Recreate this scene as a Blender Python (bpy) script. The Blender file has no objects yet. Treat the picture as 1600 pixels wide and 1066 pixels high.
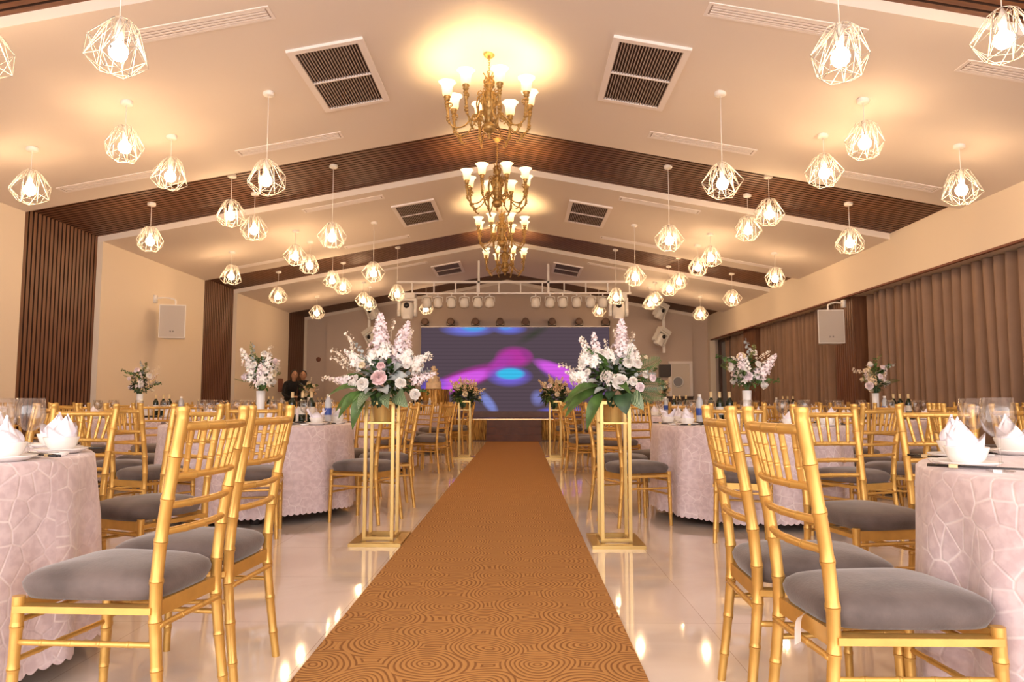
import bpy, math, random
from mathutils import Vector, Matrix, Euler
random.seed(7)
PI = math.pi
scene = bpy.context.scene
C = scene.collection

# ------------------------------------------------------------------ camera
F_PX = 1130.0
cam_d = bpy.data.cameras.new('camera')
cam_d.sensor_fit = 'HORIZONTAL'; cam_d.sensor_width = 36.0
cam_d.lens = 36.0 * F_PX / 1600.0
cam_d.clip_start = 0.05; cam_d.clip_end = 200
cam = bpy.data.objects.new('camera', cam_d); C.objects.link(cam)
PITCH = math.atan(94 / F_PX)
YAW = math.atan(12 / F_PX)
cam.location = (0, 0, 0.95)
cam.rotation_euler = (PI / 2 + PITCH, 0, YAW)
scene.camera = cam

# ------------------------------------------------------------------ world (fill added through the rear wall left out behind the camera)
w = bpy.data.worlds.new('world'); scene.world = w; w.use_nodes = True
bg = w.node_tree.nodes['Background']
bg.inputs['Color'].default_value = (1.0, 0.92, 0.90, 1)
bg.inputs['Strength'].default_value = 3.0

# ------------------------------------------------------------------ exposure
scene.view_settings.view_transform = 'Standard'
scene.view_settings.look = 'None'
scene.view_settings.exposure = 0.78
scene.view_settings.gamma = 1.0
scene.view_settings.use_curve_mapping = False
BULB = 66.0          # pendant bulb radiance
SHADE_BULB = 2.8    # watts of each chandelier bulb

# ------------------------------------------------------------------ materials
M = {}
def nt(name):
    m = bpy.data.materials.new(name); m.use_nodes = True
    n = m.node_tree; b = n.nodes['Principled BSDF']
    M[name] = m
    return m, n, b
def N(n, t, **kw):
    x = n.nodes.new(t)
    for k, v in kw.items():
        if hasattr(x, k): setattr(x, k, v)
        else: x.inputs[k].default_value = v
    return x
def L(n, a, b): n.links.new(a, b)
def mat(name, col, rough=.5, metal=0, bump=0, bscale=60, var=0, vscale=8, **kw):
    m, n, b = nt(name)
    b.inputs['Base Color'].default_value = (*col, 1)
    b.inputs['Roughness'].default_value = rough
    b.inputs['Metallic'].default_value = metal
    for k, v in kw.items(): b.inputs[k.replace('_', ' ')].default_value = v
    if var or bump:
        tc = N(n, 'ShaderNodeTexCoord')
    if var:
        ns = N(n, 'ShaderNodeTexNoise'); ns.inputs['Scale'].default_value = vscale; ns.inputs['Detail'].default_value = 4
        L(n, tc.outputs['Object'], ns.inputs['Vector'])
        r = N(n, 'ShaderNodeValToRGB')
        r.color_ramp.elements[0].position = .3; r.color_ramp.elements[1].position = .7
        r.color_ramp.elements[0].color = (*[max(0, c * (1 - var)) for c in col], 1)
        r.color_ramp.elements[1].color = (*[min(1, c * (1 + var)) for c in col], 1)
        L(n, ns.outputs['Fac'], r.inputs['Fac']); L(n, r.outputs['Color'], b.inputs['Base Color'])
    if bump:
        n2 = N(n, 'ShaderNodeTexNoise'); n2.inputs['Scale'].default_value = bscale; n2.inputs['Detail'].default_value = 3
        L(n, tc.outputs['Object'], n2.inputs['Vector'])
        bp = N(n, 'ShaderNodeBump'); bp.inputs['Strength'].default_value = bump; bp.inputs['Distance'].default_value = .01
        L(n, n2.outputs['Fac'], bp.inputs['Height']); L(n, bp.outputs['Normal'], b.inputs['Normal'])
    return m
def emis(name, col, s):
    m = bpy.data.materials.new(name); m.use_nodes = True; n = m.node_tree
    for x in list(n.nodes): n.nodes.remove(x)
    e = n.nodes.new('ShaderNodeEmission'); o = n.nodes.new('ShaderNodeOutputMaterial')
    e.inputs['Color'].default_value = (*col, 1); e.inputs['Strength'].default_value = s
    L(n, e.outputs[0], o.inputs[0]); M[name] = m
    return m

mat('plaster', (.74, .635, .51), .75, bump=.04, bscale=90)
mat('ceiling_paint', (.76, .665, .585), .8, bump=.03, bscale=90)
mat('trim_paint', (.84, .76, .72), .6)
mat('gold', (.62, .365, .095), .34, .5, var=.10, vscale=14, bump=.02, bscale=40)
mat('stand_gold', (.56, .385, .14), .30, .7, var=.04)
mat('bucket_gold', (.72, .52, .20), .38, .7)
mat('bronze', (.42, .26, .09), .36, .7, var=.35, vscale=40, bump=.3, bscale=60)
mat('white_metal', (.80, .76, .72), .4)
mat('cage_wire', (.46, .42, .38), .5)
mat('par_shadow_brown', (.20, .12, .085), .6)  # brown of the blobs that imitate par can shadows
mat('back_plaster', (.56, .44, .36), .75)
mat('white_plastic', (.82, .78, .72), .5)
mat('grille_white', (.55, .49, .43), .7, bump=.3, bscale=400)
mat('dark_metal', (.05, .035, .03), .5)
mat('vent_dark', (.055, .03, .022), .7)
mat('vent_slat', (.42, .33, .28), .6)
mat('porcelain', (.88, .85, .82), .18)
mat('napkin', (.86, .82, .90), .8, bump=.1, bscale=300)
mat('black_lacquer', (.02, .017, .018), .2)
mat('bottle_glass', (.012, .02, .008), .08)
mat('bottle_capsule', (.66, .50, .27), .4, .1)
mat('bottle_label', (.80, .74, .66), .6)
mat('water_plastic', (.80, .84, .90), .15, Transmission_Weight=.5)
mat('water_label', (.03, .08, .38), .4)
mat('vase_white', (.86, .84, .83), .25, bump=.25, bscale=120)
mat('petal_white', (.90, .84, .78), .6, var=.04, Subsurface_Weight=.1)
mat('petal_cream', (.88, .76, .56), .6, var=.06)
mat('petal_pink', (.84, .62, .62), .6, var=.10, vscale=30)
mat('petal_blush', (.88, .76, .78), .6, var=.10, vscale=30)
mat('petal_peach', (.82, .54, .30), .6, var=.18, vscale=20)
mat('petal_sand', (.80, .60, .36), .65, var=.15, vscale=20)
mat('leaf_green', (.062, .125, .025), .5, var=.45, vscale=18)
mat('leaf_dark', (.035, .075, .03), .5, var=.4, vscale=18)
mat('leaf_grey', (.34, .37, .36), .7, var=.2, vscale=20)
mat('leaf_olive', (.17, .17, .05), .6, var=.4, vscale=18)
mat('stem_green', (.10, .15, .05), .6)
mat('bud_cream', (.86, .76, .62), .6)
mat('cake_icing', (.80, .62, .42), .5, var=.15, vscale=12)
mat('black_cloth', (.012, .010, .010), .8)
mat('skin', (.42, .22, .13), .6)
mat('hair', (.012, .008, .007), .5)
mat('stage_wood', (.13, .045, .02), .35, var=.15)
mat('step_wood', (.11, .032, .012), .4, var=.2)
mat('gilt_edge', (.95, .72, .38), .25, .7)
mat('window_frame', (.07, .03, .018), .5)
mat('door_white', (.66, .57, .48), .5)
mat('smoked_glass', (.03, .028, .03), .03, Coat_Weight=.5)
mat('cabinet_dark', (.05, .025, .015), .5)
mat('slat_backing_shade', (.040, .016, .009), .8)  # backing colour, also laid on the groove sides as painted shade
mat('red_brown', (.20, .07, .04), .7)
emis('bulb', (1.0, .66, .36), BULB)

# wood slats
def wood(name, c0, c1, axis_scale):
    m, n, b = nt(name)
    tc = N(n, 'ShaderNodeTexCoord'); mp = N(n, 'ShaderNodeMapping'); mp.inputs['Scale'].default_value = axis_scale
    ns = N(n, 'ShaderNodeTexNoise'); ns.inputs['Scale'].default_value = 3; ns.inputs['Detail'].default_value = 6
    r = N(n, 'ShaderNodeValToRGB'); r.color_ramp.elements[0].position = .35; r.color_ramp.elements[1].position = .68
    r.color_ramp.elements[0].color = (*c0, 1); r.color_ramp.elements[1].color = (*c1, 1)
    L(n, tc.outputs['Object'], mp.inputs['Vector']); L(n, mp.outputs[0], ns.inputs['Vector'])
    L(n, ns.outputs['Fac'], r.inputs['Fac']); L(n, r.outputs[0], b.inputs['Base Color'])
    b.inputs['Roughness'].default_value = .5
wood('wood_wall', (.125, .046, .018), (.205, .084, .033), (12, 12, .6))
wood('wood_ceiling', (.125, .046, .018), (.205, .084, .033), (.6, 12, 12))

# polished floor
m, n, b = nt('floor_tile')
tc = N(n, 'ShaderNodeTexCoord'); ns = N(n, 'ShaderNodeTexNoise'); ns.inputs['Scale'].default_value = .9; ns.inputs['Detail'].default_value = 8; ns.inputs['Distortion'].default_value = 1.5
r = N(n, 'ShaderNodeValToRGB'); r.color_ramp.elements[0].position = .35; r.color_ramp.elements[1].position = .62
r.color_ramp.elements[0].color = (.70, .60, .52, 1); r.color_ramp.elements[1].color = (.82, .74, .67, 1)
br = N(n, 'ShaderNodeTexBrick'); br.offset = 0; br.inputs['Scale'].default_value = 1; br.inputs['Mortar Size'].default_value = .0015
br.inputs['Brick Width'].default_value = .8; br.inputs['Row Height'].default_value = .8
br.inputs['Color1'].default_value = (1, 1, 1, 1); br.inputs['Color2'].default_value = (.96, .95, .95, 1); br.inputs['Mortar'].default_value = (.66, .6, .55, 1)
mx = N(n, 'ShaderNodeMixRGB'); mx.blend_type = 'MULTIPLY'; mx.inputs['Fac'].default_value = 1
L(n, tc.outputs['Object'], ns.inputs['Vector']); L(n, tc.outputs['Object'], br.inputs['Vector'])
L(n, ns.outputs['Fac'], r.inputs['Fac']); L(n, r.outputs[0], mx.inputs[1]); L(n, br.outputs['Color'], mx.inputs[2])
L(n, mx.outputs[0], b.inputs['Base Color'])
b.inputs['Roughness'].default_value = .055; b.inputs['IOR'].default_value = 1.55
b.inputs['Coat Weight'].default_value = .2; b.inputs['Coat Roughness'].default_value = .03

# carpet of concentric rings on a staggered lattice
m, n, b = nt('carpet_pattern')
tc = N(n, 'ShaderNodeTexCoord')
wn = N(n, 'ShaderNodeTexNoise'); wn.inputs['Scale'].default_value = 3.2; wn.inputs['Detail'].default_value = 1
L(n, tc.outputs['Object'], wn.inputs['Vector'])
sub = N(n, 'ShaderNodeVectorMath', operation='SUBTRACT'); sub.inputs[1].default_value = (.5, .5, .5)
L(n, wn.outputs['Color'], sub.inputs[0])
sc = N(n, 'ShaderNodeVectorMath', operation='SCALE'); sc.inputs['Scale'].default_value = .11
L(n, sub.outputs[0], sc.inputs[0])
ad = N(n, 'ShaderNodeVectorMath', operation='ADD'); L(n, tc.outputs['Object'], ad.inputs[0]); L(n, sc.outputs[0], ad.inputs[1])
mp = N(n, 'ShaderNodeMapping'); mp.inputs['Rotation'].default_value = (0, 0, PI / 4)
L(n, ad.outputs[0], mp.inputs['Vector'])
vo = N(n, 'ShaderNodeTexVoronoi'); vo.voronoi_dimensions = '2D'; vo.feature = 'F1'; vo.inputs['Scale'].default_value = 1 / .27; vo.inputs['Randomness'].default_value = .22
L(n, mp.outputs[0], vo.inputs['Vector'])
mu = N(n, 'ShaderNodeMath', operation='MULTIPLY'); mu.inputs[1].default_value = 2 * PI * .27 / .0205
L(n, vo.outputs['Distance'], mu.inputs[0])
si = N(n, 'ShaderNodeMath', operation='SINE'); L(n, mu.outputs[0], si.inputs[0])
r = N(n, 'ShaderNodeValToRGB')
r.color_ramp.elements[0].position = .12; r.color_ramp.elements[0].color = (.235, .092, .018, 1)
r.color_ramp.elements[1].position = .50; r.color_ramp.elements[1].color = (.47, .235, .066, 1)
ma = N(n, 'ShaderNodeMath', operation='MULTIPLY_ADD'); ma.inputs[1].default_value = .5; ma.inputs[2].default_value = .5
L(n, si.outputs[0], ma.inputs[0]); L(n, ma.outputs[0], r.inputs['Fac']); L(n, r.outputs[0], b.inputs['Base Color'])
b.inputs['Roughness'].default_value = .85
bp = N(n, 'ShaderNodeBump'); bp.inputs['Strength'].default_value = .3; bp.inputs['Distance'].default_value = .004
L(n, ma.outputs[0], bp.inputs['Height']); L(n, bp.outputs[0], b.inputs['Normal'])

# damask table cloth
m, n, b = nt('cloth_damask')
tc = N(n, 'ShaderNodeTexCoord')
vo = N(n, 'ShaderNodeTexVoronoi'); vo.voronoi_dimensions = '2D'; vo.feature = 'DISTANCE_TO_EDGE'; vo.inputs['Scale'].default_value = 13.5
v2 = N(n, 'ShaderNodeTexVoronoi'); v2.voronoi_dimensions = '2D'; v2.feature = 'DISTANCE_TO_EDGE'; v2.inputs['Scale'].default_value = 34
wn = N(n, 'ShaderNodeTexNoise'); wn.inputs['Scale'].default_value = 26; wn.inputs['Detail'].default_value = 3
L(n, tc.outputs['UV'], vo.inputs['Vector']); L(n, tc.outputs['UV'], v2.inputs['Vector']); L(n, tc.outputs['UV'], wn.inputs['Vector'])
r = N(n, 'ShaderNodeValToRGB'); r.color_ramp.elements[0].position = .01; r.color_ramp.elements[0].color = (.8, .8, .8, 1)
r.color_ramp.elements[1].position = .075; r.color_ramp.elements[1].color = (0, 0, 0, 1)
L(n, vo.outputs['Distance'], r.inputs['Fac'])
r3 = N(n, 'ShaderNodeValToRGB'); r3.color_ramp.elements[0].position = .42; r3.color_ramp.elements[0].color = (.60, .475, .50, 1)
r3.color_ramp.elements[1].position = .60; r3.color_ramp.elements[1].color = (.70, .575, .595, 1)
L(n, wn.outputs['Fac'], r3.inputs['Fac'])
n9 = N(n, 'ShaderNodeTexNoise'); n9.inputs['Scale'].default_value = 6; n9.inputs['Detail'].default_value = 2; L(n, tc.outputs['UV'], n9.inputs['Vector'])
r9 = N(n, 'ShaderNodeValToRGB'); r9.color_ramp.elements[0].position = .38; r9.color_ramp.elements[1].position = .62; r9.color_ramp.elements[0].color = (.12, .12, .12, 1)
L(n, n9.outputs['Fac'], r9.inputs[0])
m9 = N(n, 'ShaderNodeMath', operation='MULTIPLY'); L(n, r.outputs[0], m9.inputs[0]); L(n, r9.outputs[0], m9.inputs[1])
mx = N(n, 'ShaderNodeMixRGB'); mx.inputs[2].default_value = (.86, .77, .77, 1)
L(n, m9.outputs[0], mx.inputs['Fac']); L(n, r3.outputs[0], mx.inputs[1]); L(n, mx.outputs[0], b.inputs['Base Color'])
bp = N(n, 'ShaderNodeBump'); bp.inputs['Strength'].default_value = .35; bp.inputs['Distance'].default_value = .004
ad = N(n, 'ShaderNodeMath', operation='ADD'); L(n, r.outputs[0], ad.inputs[0]); L(n, wn.outputs['Fac'], ad.inputs[1])
L(n, ad.outputs[0], bp.inputs['Height']); L(n, bp.outputs[0], b.inputs['Normal'])
b.inputs['Roughness'].default_value = .5; b.inputs['Sheen Weight'].default_value = .3

# velvet seat
m = mat('velvet', (.112, .086, .078), .85, var=.28, vscale=9, bump=.1, bscale=120, Sheen_Weight=.35, Sheen_Roughness=.4)
# curtain
m = mat('curtain', (.27, .168, .112), .8, var=.08, vscale=3, bump=.05, bscale=200)
# gold fringe skirts
m, n, b = nt('gold_fringe')
tc = N(n, 'ShaderNodeTexCoord'); wv = N(n, 'ShaderNodeTexNoise'); wv.inputs['Scale'].default_value = 1; wv.inputs['Detail'].default_value = 3
mp = N(n, 'ShaderNodeMapping'); mp.inputs['Scale'].default_value = (60, 60, 5)
L(n, tc.outputs['Object'], mp.inputs[0]); L(n, mp.outputs[0], wv.inputs['Vector'])
r = N(n, 'ShaderNodeValToRGB'); r.color_ramp.elements[0].position = .4; r.color_ramp.elements[1].position = .66
r.color_ramp.elements[0].color = (.20, .085, .012, 1); r.color_ramp.elements[1].color = (.70, .40, .10, 1)
L(n, wv.outputs['Fac'], r.inputs[0]); L(n, r.outputs[0], b.inputs['Base Color'])
b.inputs['Roughness'].default_value = .35; b.inputs['Metallic'].default_value = .5
# variegated leaf: pale veins
m, n, b = nt('leaf_veined')
tc = N(n, 'ShaderNodeTexCoord'); wv = N(n, 'ShaderNodeTexWave'); wv.inputs['Scale'].default_value = 5; wv.inputs['Distortion'].default_value = 2
wv.bands_direction = 'DIAGONAL'
L(n, tc.outputs['UV'], wv.inputs['Vector'])
r = N(n, 'ShaderNodeValToRGB'); r.color_ramp.elements[0].position = .72; r.color_ramp.elements[1].position = .92
r.color_ramp.elements[0].color = (.04, .10, .03, 1); r.color_ramp.elements[1].color = (.50, .58, .38, 1)
L(n, wv.outputs['Fac'], r.inputs[0]); L(n, r.outputs[0], b.inputs['Base Color']); b.inputs['Roughness'].default_value = .4
# thin clear glass
m = bpy.data.materials.new('clear_glass'); m.use_nodes = True; n = m.node_tree; M['clear_glass'] = m
for x in list(n.nodes): n.nodes.remove(x)
o = n.nodes.new('ShaderNodeOutputMaterial'); mixs = n.nodes.new('ShaderNodeMixShader'); tr = n.nodes.new('ShaderNodeBsdfTransparent'); gl = n.nodes.new('ShaderNodeBsdfGlossy')
tr.inputs[0].default_value = (.97, .96, .95, 1); gl.inputs['Roughness'].default_value = .03
lw = n.nodes.new('ShaderNodeLayerWeight'); lw.inputs[0].default_value = .35
mm = n.nodes.new('ShaderNodeMath'); mm.operation = 'MULTIPLY_ADD'; mm.inputs[1].default_value = .42; mm.inputs[2].default_value = .03
L(n, lw.outputs['Facing'], mm.inputs[0]); L(n, mm.outputs[0], mixs.inputs[0])
L(n, tr.outputs[0], mixs.inputs[1]); L(n, gl.outputs[0], mixs.inputs[2]); L(n, mixs.outputs[0], o.inputs[0])
# frosted chandelier shade
m, n, b = nt('shade_glass')
tc = N(n, 'ShaderNodeTexCoord'); sx = N(n, 'ShaderNodeSeparateXYZ'); L(n, tc.outputs['UV'], sx.inputs[0])
r = N(n, 'ShaderNodeValToRGB'); r.color_ramp.elements[0].position = .05; r.color_ramp.elements[1].position = .75
r.color_ramp.elements[0].color = (1.0, .52, .14, 1); r.color_ramp.elements[1].color = (1.0, .88, .58, 1)
L(n, sx.outputs['Y'], r.inputs[0]); L(n, r.outputs[0], b.inputs['Emission Color'])
b.inputs['Emission Strength'].default_value = .75
b.inputs['Base Color'].default_value = (.9, .8, .6, 1); b.inputs['Roughness'].default_value = .4

# LED screen picture
m = bpy.data.materials.new('led_screen'); m.use_nodes = True; n = m.node_tree; M['led_screen'] = m
for x in list(n.nodes): n.nodes.remove(x)
o = n.nodes.new('ShaderNodeOutputMaterial'); e = n.nodes.new('ShaderNodeEmission'); tc = n.nodes.new('ShaderNodeTexCoord')
prev = None
base = n.nodes.new('ShaderNodeRGB'); base.outputs[0].default_value = (.115, .078, .098, 1); prev = base.outputs[0]
# centre u, centre v, half width, half height, tilt (deg), colour, amount ; u 0..1 along 5.38 m, v in the same unit (0..0.446)
BL = [(.25, .437, .16, .045, 0, (.20, .22, .85), 1), (.47, .437, .10, .035, 0, (.18, .20, .80), .9), (.28, .445, .08, .028, 0, (.10, .42, .90), 1.2), (.45, .447, .05, .022, 0, (.12, .35, .9), 1),
      (.22, .165, .25, .060, 20, (.50, .035, .38), 1.1), (.20, .155, .22, .045, 18, (.80, .13, .92), 1.6), (.07, .135, .10, .045, 10, (.20, .12, .75), .8),
      (.495, .285, .11, .065, 0, (.55, .05, .40), 1.3), (.42, .25, .10, .05, 35, (.50, .06, .45), 1), (.80, .165, .21, .055, -24, (.36, .12, .70), 1.0), (.74, .205, .17, .042, -24, (.80, .13, .90), 1.5),
      (.47, .185, .13, .060, 0, (.22, .16, .80), 1.2), (.475, .198, .085, .034, 0, (.06, .60, .98), 1.9), (.87, .14, .05, .04, -30, (.30, .25, .8), .8),
      (.36, .045, .085, .032, -52, (.26, .30, .72), 1.1), (.62, .07, .045, .05, 0, (.24, .24, .58), .9), (.08, .005, .14, .022, 0, (.14, .28, .80), 1.2), (.76, .005, .15, .022, 0, (.18, .16, .70), 1.1),
      (.60, .41, .12, .03, 30, (.05, .06, .03), .5), (.56, .30, .05, .03, -40, (.38, .05, .30), .8)]
for (u, v, a, h, t, col, am) in BL:
    mp = n.nodes.new('ShaderNodeMapping'); mp.vector_type = 'TEXTURE'
    mp.inputs['Location'].default_value = (u, v, 0); mp.inputs['Rotation'].default_value = (0, 0, math.radians(t)); mp.inputs['Scale'].default_value = (a, h, 1)
    L(n, tc.outputs['UV'], mp.inputs[0])
    g = n.nodes.new('ShaderNodeTexGradient'); g.gradient_type = 'SPHERICAL'; L(n, mp.outputs[0], g.inputs[0])
    p = n.nodes.new('ShaderNodeMath'); p.operation = 'MULTIPLY'; p.inputs[1].default_value = am * 1.6; p.use_clamp = True; L(n, g.outputs['Fac'], p.inputs[0])
    mx = n.nodes.new('ShaderNodeMixRGB'); mx.inputs[2].default_value = (*col, 1)
    L(n, p.outputs[0], mx.inputs[0]); L(n, prev, mx.inputs[1]); prev = mx.outputs[0]
wv = n.nodes.new('ShaderNodeTexWave'); wv.bands_direction = 'Y'; wv.inputs['Scale'].default_value = 16; L(n, tc.outputs['UV'], wv.inputs[0])
r = n.nodes.new('ShaderNodeValToRGB'); r.color_ramp.elements[0].color = (.84, .84, .84, 1); r.color_ramp.elements[0].position = 0; r.color_ramp.elements[1].position = .35
L(n, wv.outputs['Fac'], r.inputs[0])
mx = n.nodes.new('ShaderNodeMixRGB'); mx.blend_type = 'MULTIPLY'; mx.inputs[0].default_value = 1; L(n, prev, mx.inputs[1]); L(n, r.outputs[0], mx.inputs[2])
L(n, mx.outputs[0], e.inputs[0]); e.inputs[1].default_value = .5; L(n, e.outputs[0], o.inputs[0])

# ------------------------------------------------------------------ mesh builder
class MB:
    def __init__(s): s.v = []; s.f = []; s.uv = []; s.mi = []
    def add(s, vs, fs, uv=None, mi=0):
        k = len(s.v); s.v += [Vector(p) for p in vs]
        s.uv += (uv if uv else [(0, 0)] * len(vs))
        s.f += [tuple(i + k for i in f) for f in fs]; s.mi += [mi] * len(fs)
        return s
    def box(s, c, d, rot=None, mi=0):
        x, y, z = d[0] / 2, d[1] / 2, d[2] / 2
        vs = [Vector((a * x, b_ * y, c_ * z)) for a in (-1, 1) for b_ in (-1, 1) for c_ in (-1, 1)]
        if rot: vs = [Euler(rot).to_matrix() @ v for v in vs]
        c = Vector(c)
        return s.add([v + c for v in vs], [(0, 1, 3, 2), (4, 6, 7, 5), (0, 4, 5, 1), (2, 3, 7, 6), (0, 2, 6, 4), (1, 5, 7, 3)], mi=mi)
    def beam(s, a, b, wx, wy, mi=0):
        a, b = Vector(a), Vector(b); d = (b - a); q = d.to_track_quat('Z', 'Y')
        vs = []
        for p in (a, b):
            for sx, sy in ((-1, -1), (1, -1), (1, 1), (-1, 1)): vs.append(p + q @ Vector((sx * wx / 2, sy * wy / 2, 0)))
        return s.add(vs, [(3, 2, 1, 0), (4, 5, 6, 7), (0, 1, 5, 4), (1, 2, 6, 5), (2, 3, 7, 6), (3, 0, 4, 7)], mi=mi)
    def tube(s, pts, rad, n=8, cap=True, mi=0):
        pts = [Vector(p) for p in pts]
        if not isinstance(rad, (list, tuple)): rad = [rad] * len(pts)
        vs = []; up = None
        for i, p in enumerate(pts):
            d = (pts[min(i + 1, len(pts) - 1)] - pts[max(i - 1, 0)])
            if d.length < 1e-9: d = Vector((0, 0, 1))
            d.normalize()
            if up is None: up = d.orthogonal().normalized()
            up = (up - d * up.dot(d))
            up = up.normalized() if up.length > 1e-6 else d.orthogonal().normalized()
            sd = d.cross(up)
            for k in range(n):
                a = 2 * PI * k / n
                vs.append(p + (up * math.cos(a) + sd * math.sin(a)) * rad[i])
        fs = [(i * n + k, i * n + (k + 1) % n, (i + 1) * n + (k + 1) % n, (i + 1) * n + k) for i in range(len(pts) - 1) for k in range(n)]
        if cap: fs += [tuple(range(n - 1, -1, -1)), tuple(range((len(pts) - 1) * n, len(pts) * n))]
        return s.add(vs, fs, mi=mi)
    def lathe(s, prof, n=24, c=(0, 0, 0), mat_=None, mi=0, fn=None, cap=False):
        vs = []; uv = []
        m_ = mat_ or Matrix.Identity(4)
        z0 = min(p[1] for p in prof); z1 = max(p[1] for p in prof) + 1e-9
        for (r_, z) in prof:
            for k in range(n):
                a = 2 * PI * k / n; rr = r_ * (fn(a, z) if fn else 1)
                vs.append((m_ @ Vector((rr * math.cos(a), rr * math.sin(a), z))) + Vector(c)); uv.append((k / n, (z - z0) / (z1 - z0)))
        fs = [(i * n + k, i * n + (k + 1) % n, (i + 1) * n + (k + 1) % n, (i + 1) * n + k) for i in range(len(prof) - 1) for k in range(n)]
        if cap: fs += [tuple(range(n - 1, -1, -1)), tuple(range((len(prof) - 1) * n, len(prof) * n))]
        return s.add(vs, fs, uv, mi)
    def ball(s, c, r_, n=10, m_=6, sc=(1, 1, 1), mi=0):
        pr = [(max(1e-4, math.sin(PI * i / m_)) * r_, -math.cos(PI * i / m_) * r_) for i in range(m_ + 1)]
        return s.lathe(pr, n, c, Matrix.Diagonal((*sc, 1)), mi)
    def mesh(s, name, mats, smooth=True, sharp=None):
        me = bpy.data.meshes.new(name)
        me.from_pydata([tuple(v) for v in s.v], [], s.f)
        if any(u != (0, 0) for u in s.uv):
            ul = me.uv_layers.new(name='UVMap')
            for l in me.loops: ul.data[l.index].uv = s.uv[l.vertex_index]
        if not isinstance(mats, (list, tuple)): mats = [mats]
        for x in mats: me.materials.append(M[x])
        if len(mats) > 1: me.polygons.foreach_set('material_index', s.mi)
        me.validate()
        if smooth:
            me.polygons.foreach_set('use_smooth', [True] * len(me.polygons))
            if sharp: me.set_sharp_from_angle(angle=math.radians(sharp))
        me.update()
        return me
def obj(name, mb, mats=None, parent=None, smooth=True, sharp=None, label=None):
    me = mb if isinstance(mb, bpy.types.Mesh) else mb.mesh(name, mats, smooth, sharp)
    o = bpy.data.objects.new(name, me); C.objects.link(o)
    if parent: o.parent = parent
    if label: o['label'] = label
    return o
def tag(o, label=None, cat=None, group=None, kind=None):
    if label: o['label'] = label
    if cat: o['category'] = cat
    if group: o['group'] = group
    if kind: o['kind'] = kind
    return o
def thing(name, label, cat, loc=(0, 0, 0), rz=0, group=None):
    o = bpy.data.objects.new(name, None); C.objects.link(o); o.empty_display_size = .1
    o.location = loc; o.rotation_euler = (0, 0, rz)
    return tag(o, label, cat, group)
def struct(name, mb, mats, smooth=False, sharp=None):
    return tag(obj(name, mb, mats, None, smooth, sharp), kind='structure')
def copy_tree(o, parent=None):
    c = o.copy(); C.objects.link(c)
    if parent: c.parent = parent
    for ch in list(o.children): copy_tree(ch, c)
    return c
USED = set()
def inst(proto, loc, rz, label, group, cat=None, scale=None):
    if proto.name in USED: o = copy_tree(proto)
    else: USED.add(proto.name); o = proto
    o.location = loc; o.rotation_euler = (0, 0, rz)
    if scale: o.scale = (scale,) * 3
    tag(o, label, cat, group)
    return o
def smoothpath(pts, k=6):
    pts = [Vector(p) for p in pts]; out = []
    P = [pts[0] * 2 - pts[1]] + pts + [pts[-1] * 2 - pts[-2]]
    for i in range(1, len(P) - 2):
        for j in range(k):
            t = j / k; a, b_, c_, d = P[i - 1], P[i], P[i + 1], P[i + 2]
            out.append(.5 * ((2 * b_) + (c_ - a) * t + (2 * a - 5 * b_ + 4 * c_ - d) * t * t + (3 * b_ - a - 3 * c_ + d) * t ** 3))
    out.append(pts[-1]); return out

# ================================================================== the setting
XL, XR = -6.2, 5.45
RX, RZ, SL = -.36, 4.40, 1.08 / 5.83
YB = 20.95; Y0 = -2.6
def cz(x): return RZ - SL * abs(x - RX)
struct('floor', MB().box((-.2, (YB + Y0) / 2, -.1), (14, YB - Y0 + .4, .2)), 'floor_tile')
bands = [(3.55, 5.18), (8.85, 10.54), (14.04, 15.68), (19.28, 20.92)]
REC = .09
# pale ceiling fields between the wood bands
mb = MB(); ys = [Y0] + [v for b_ in bands for v in b_] + [YB + .1]
for i in range(0, len(ys) - 1, 2):
    a, b_ = ys[i], ys[i + 1]
    if i == len(ys) - 2: a = b_ - .13
    for x0, x1 in ((XL - .3, RX), (RX, XR + .3)):
        z0, z1 = cz(x0), cz(x1)
        mb.add([(x0, a, z0), (x1, a, z1), (x1, b_, z1), (x0, b_, z0), (x0, a, z0 + .25), (x1, a, z1 + .25), (x1, b_, z1 + .25), (x0, b_, z0 + .25)],
               [(0, 1, 2, 3), (7, 6, 5, 4), (0, 4, 5, 1), (1, 5, 6, 2), (2, 6, 7, 3), (3, 7, 4, 0)])
struct('ceiling', mb, 'ceiling_paint')
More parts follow.
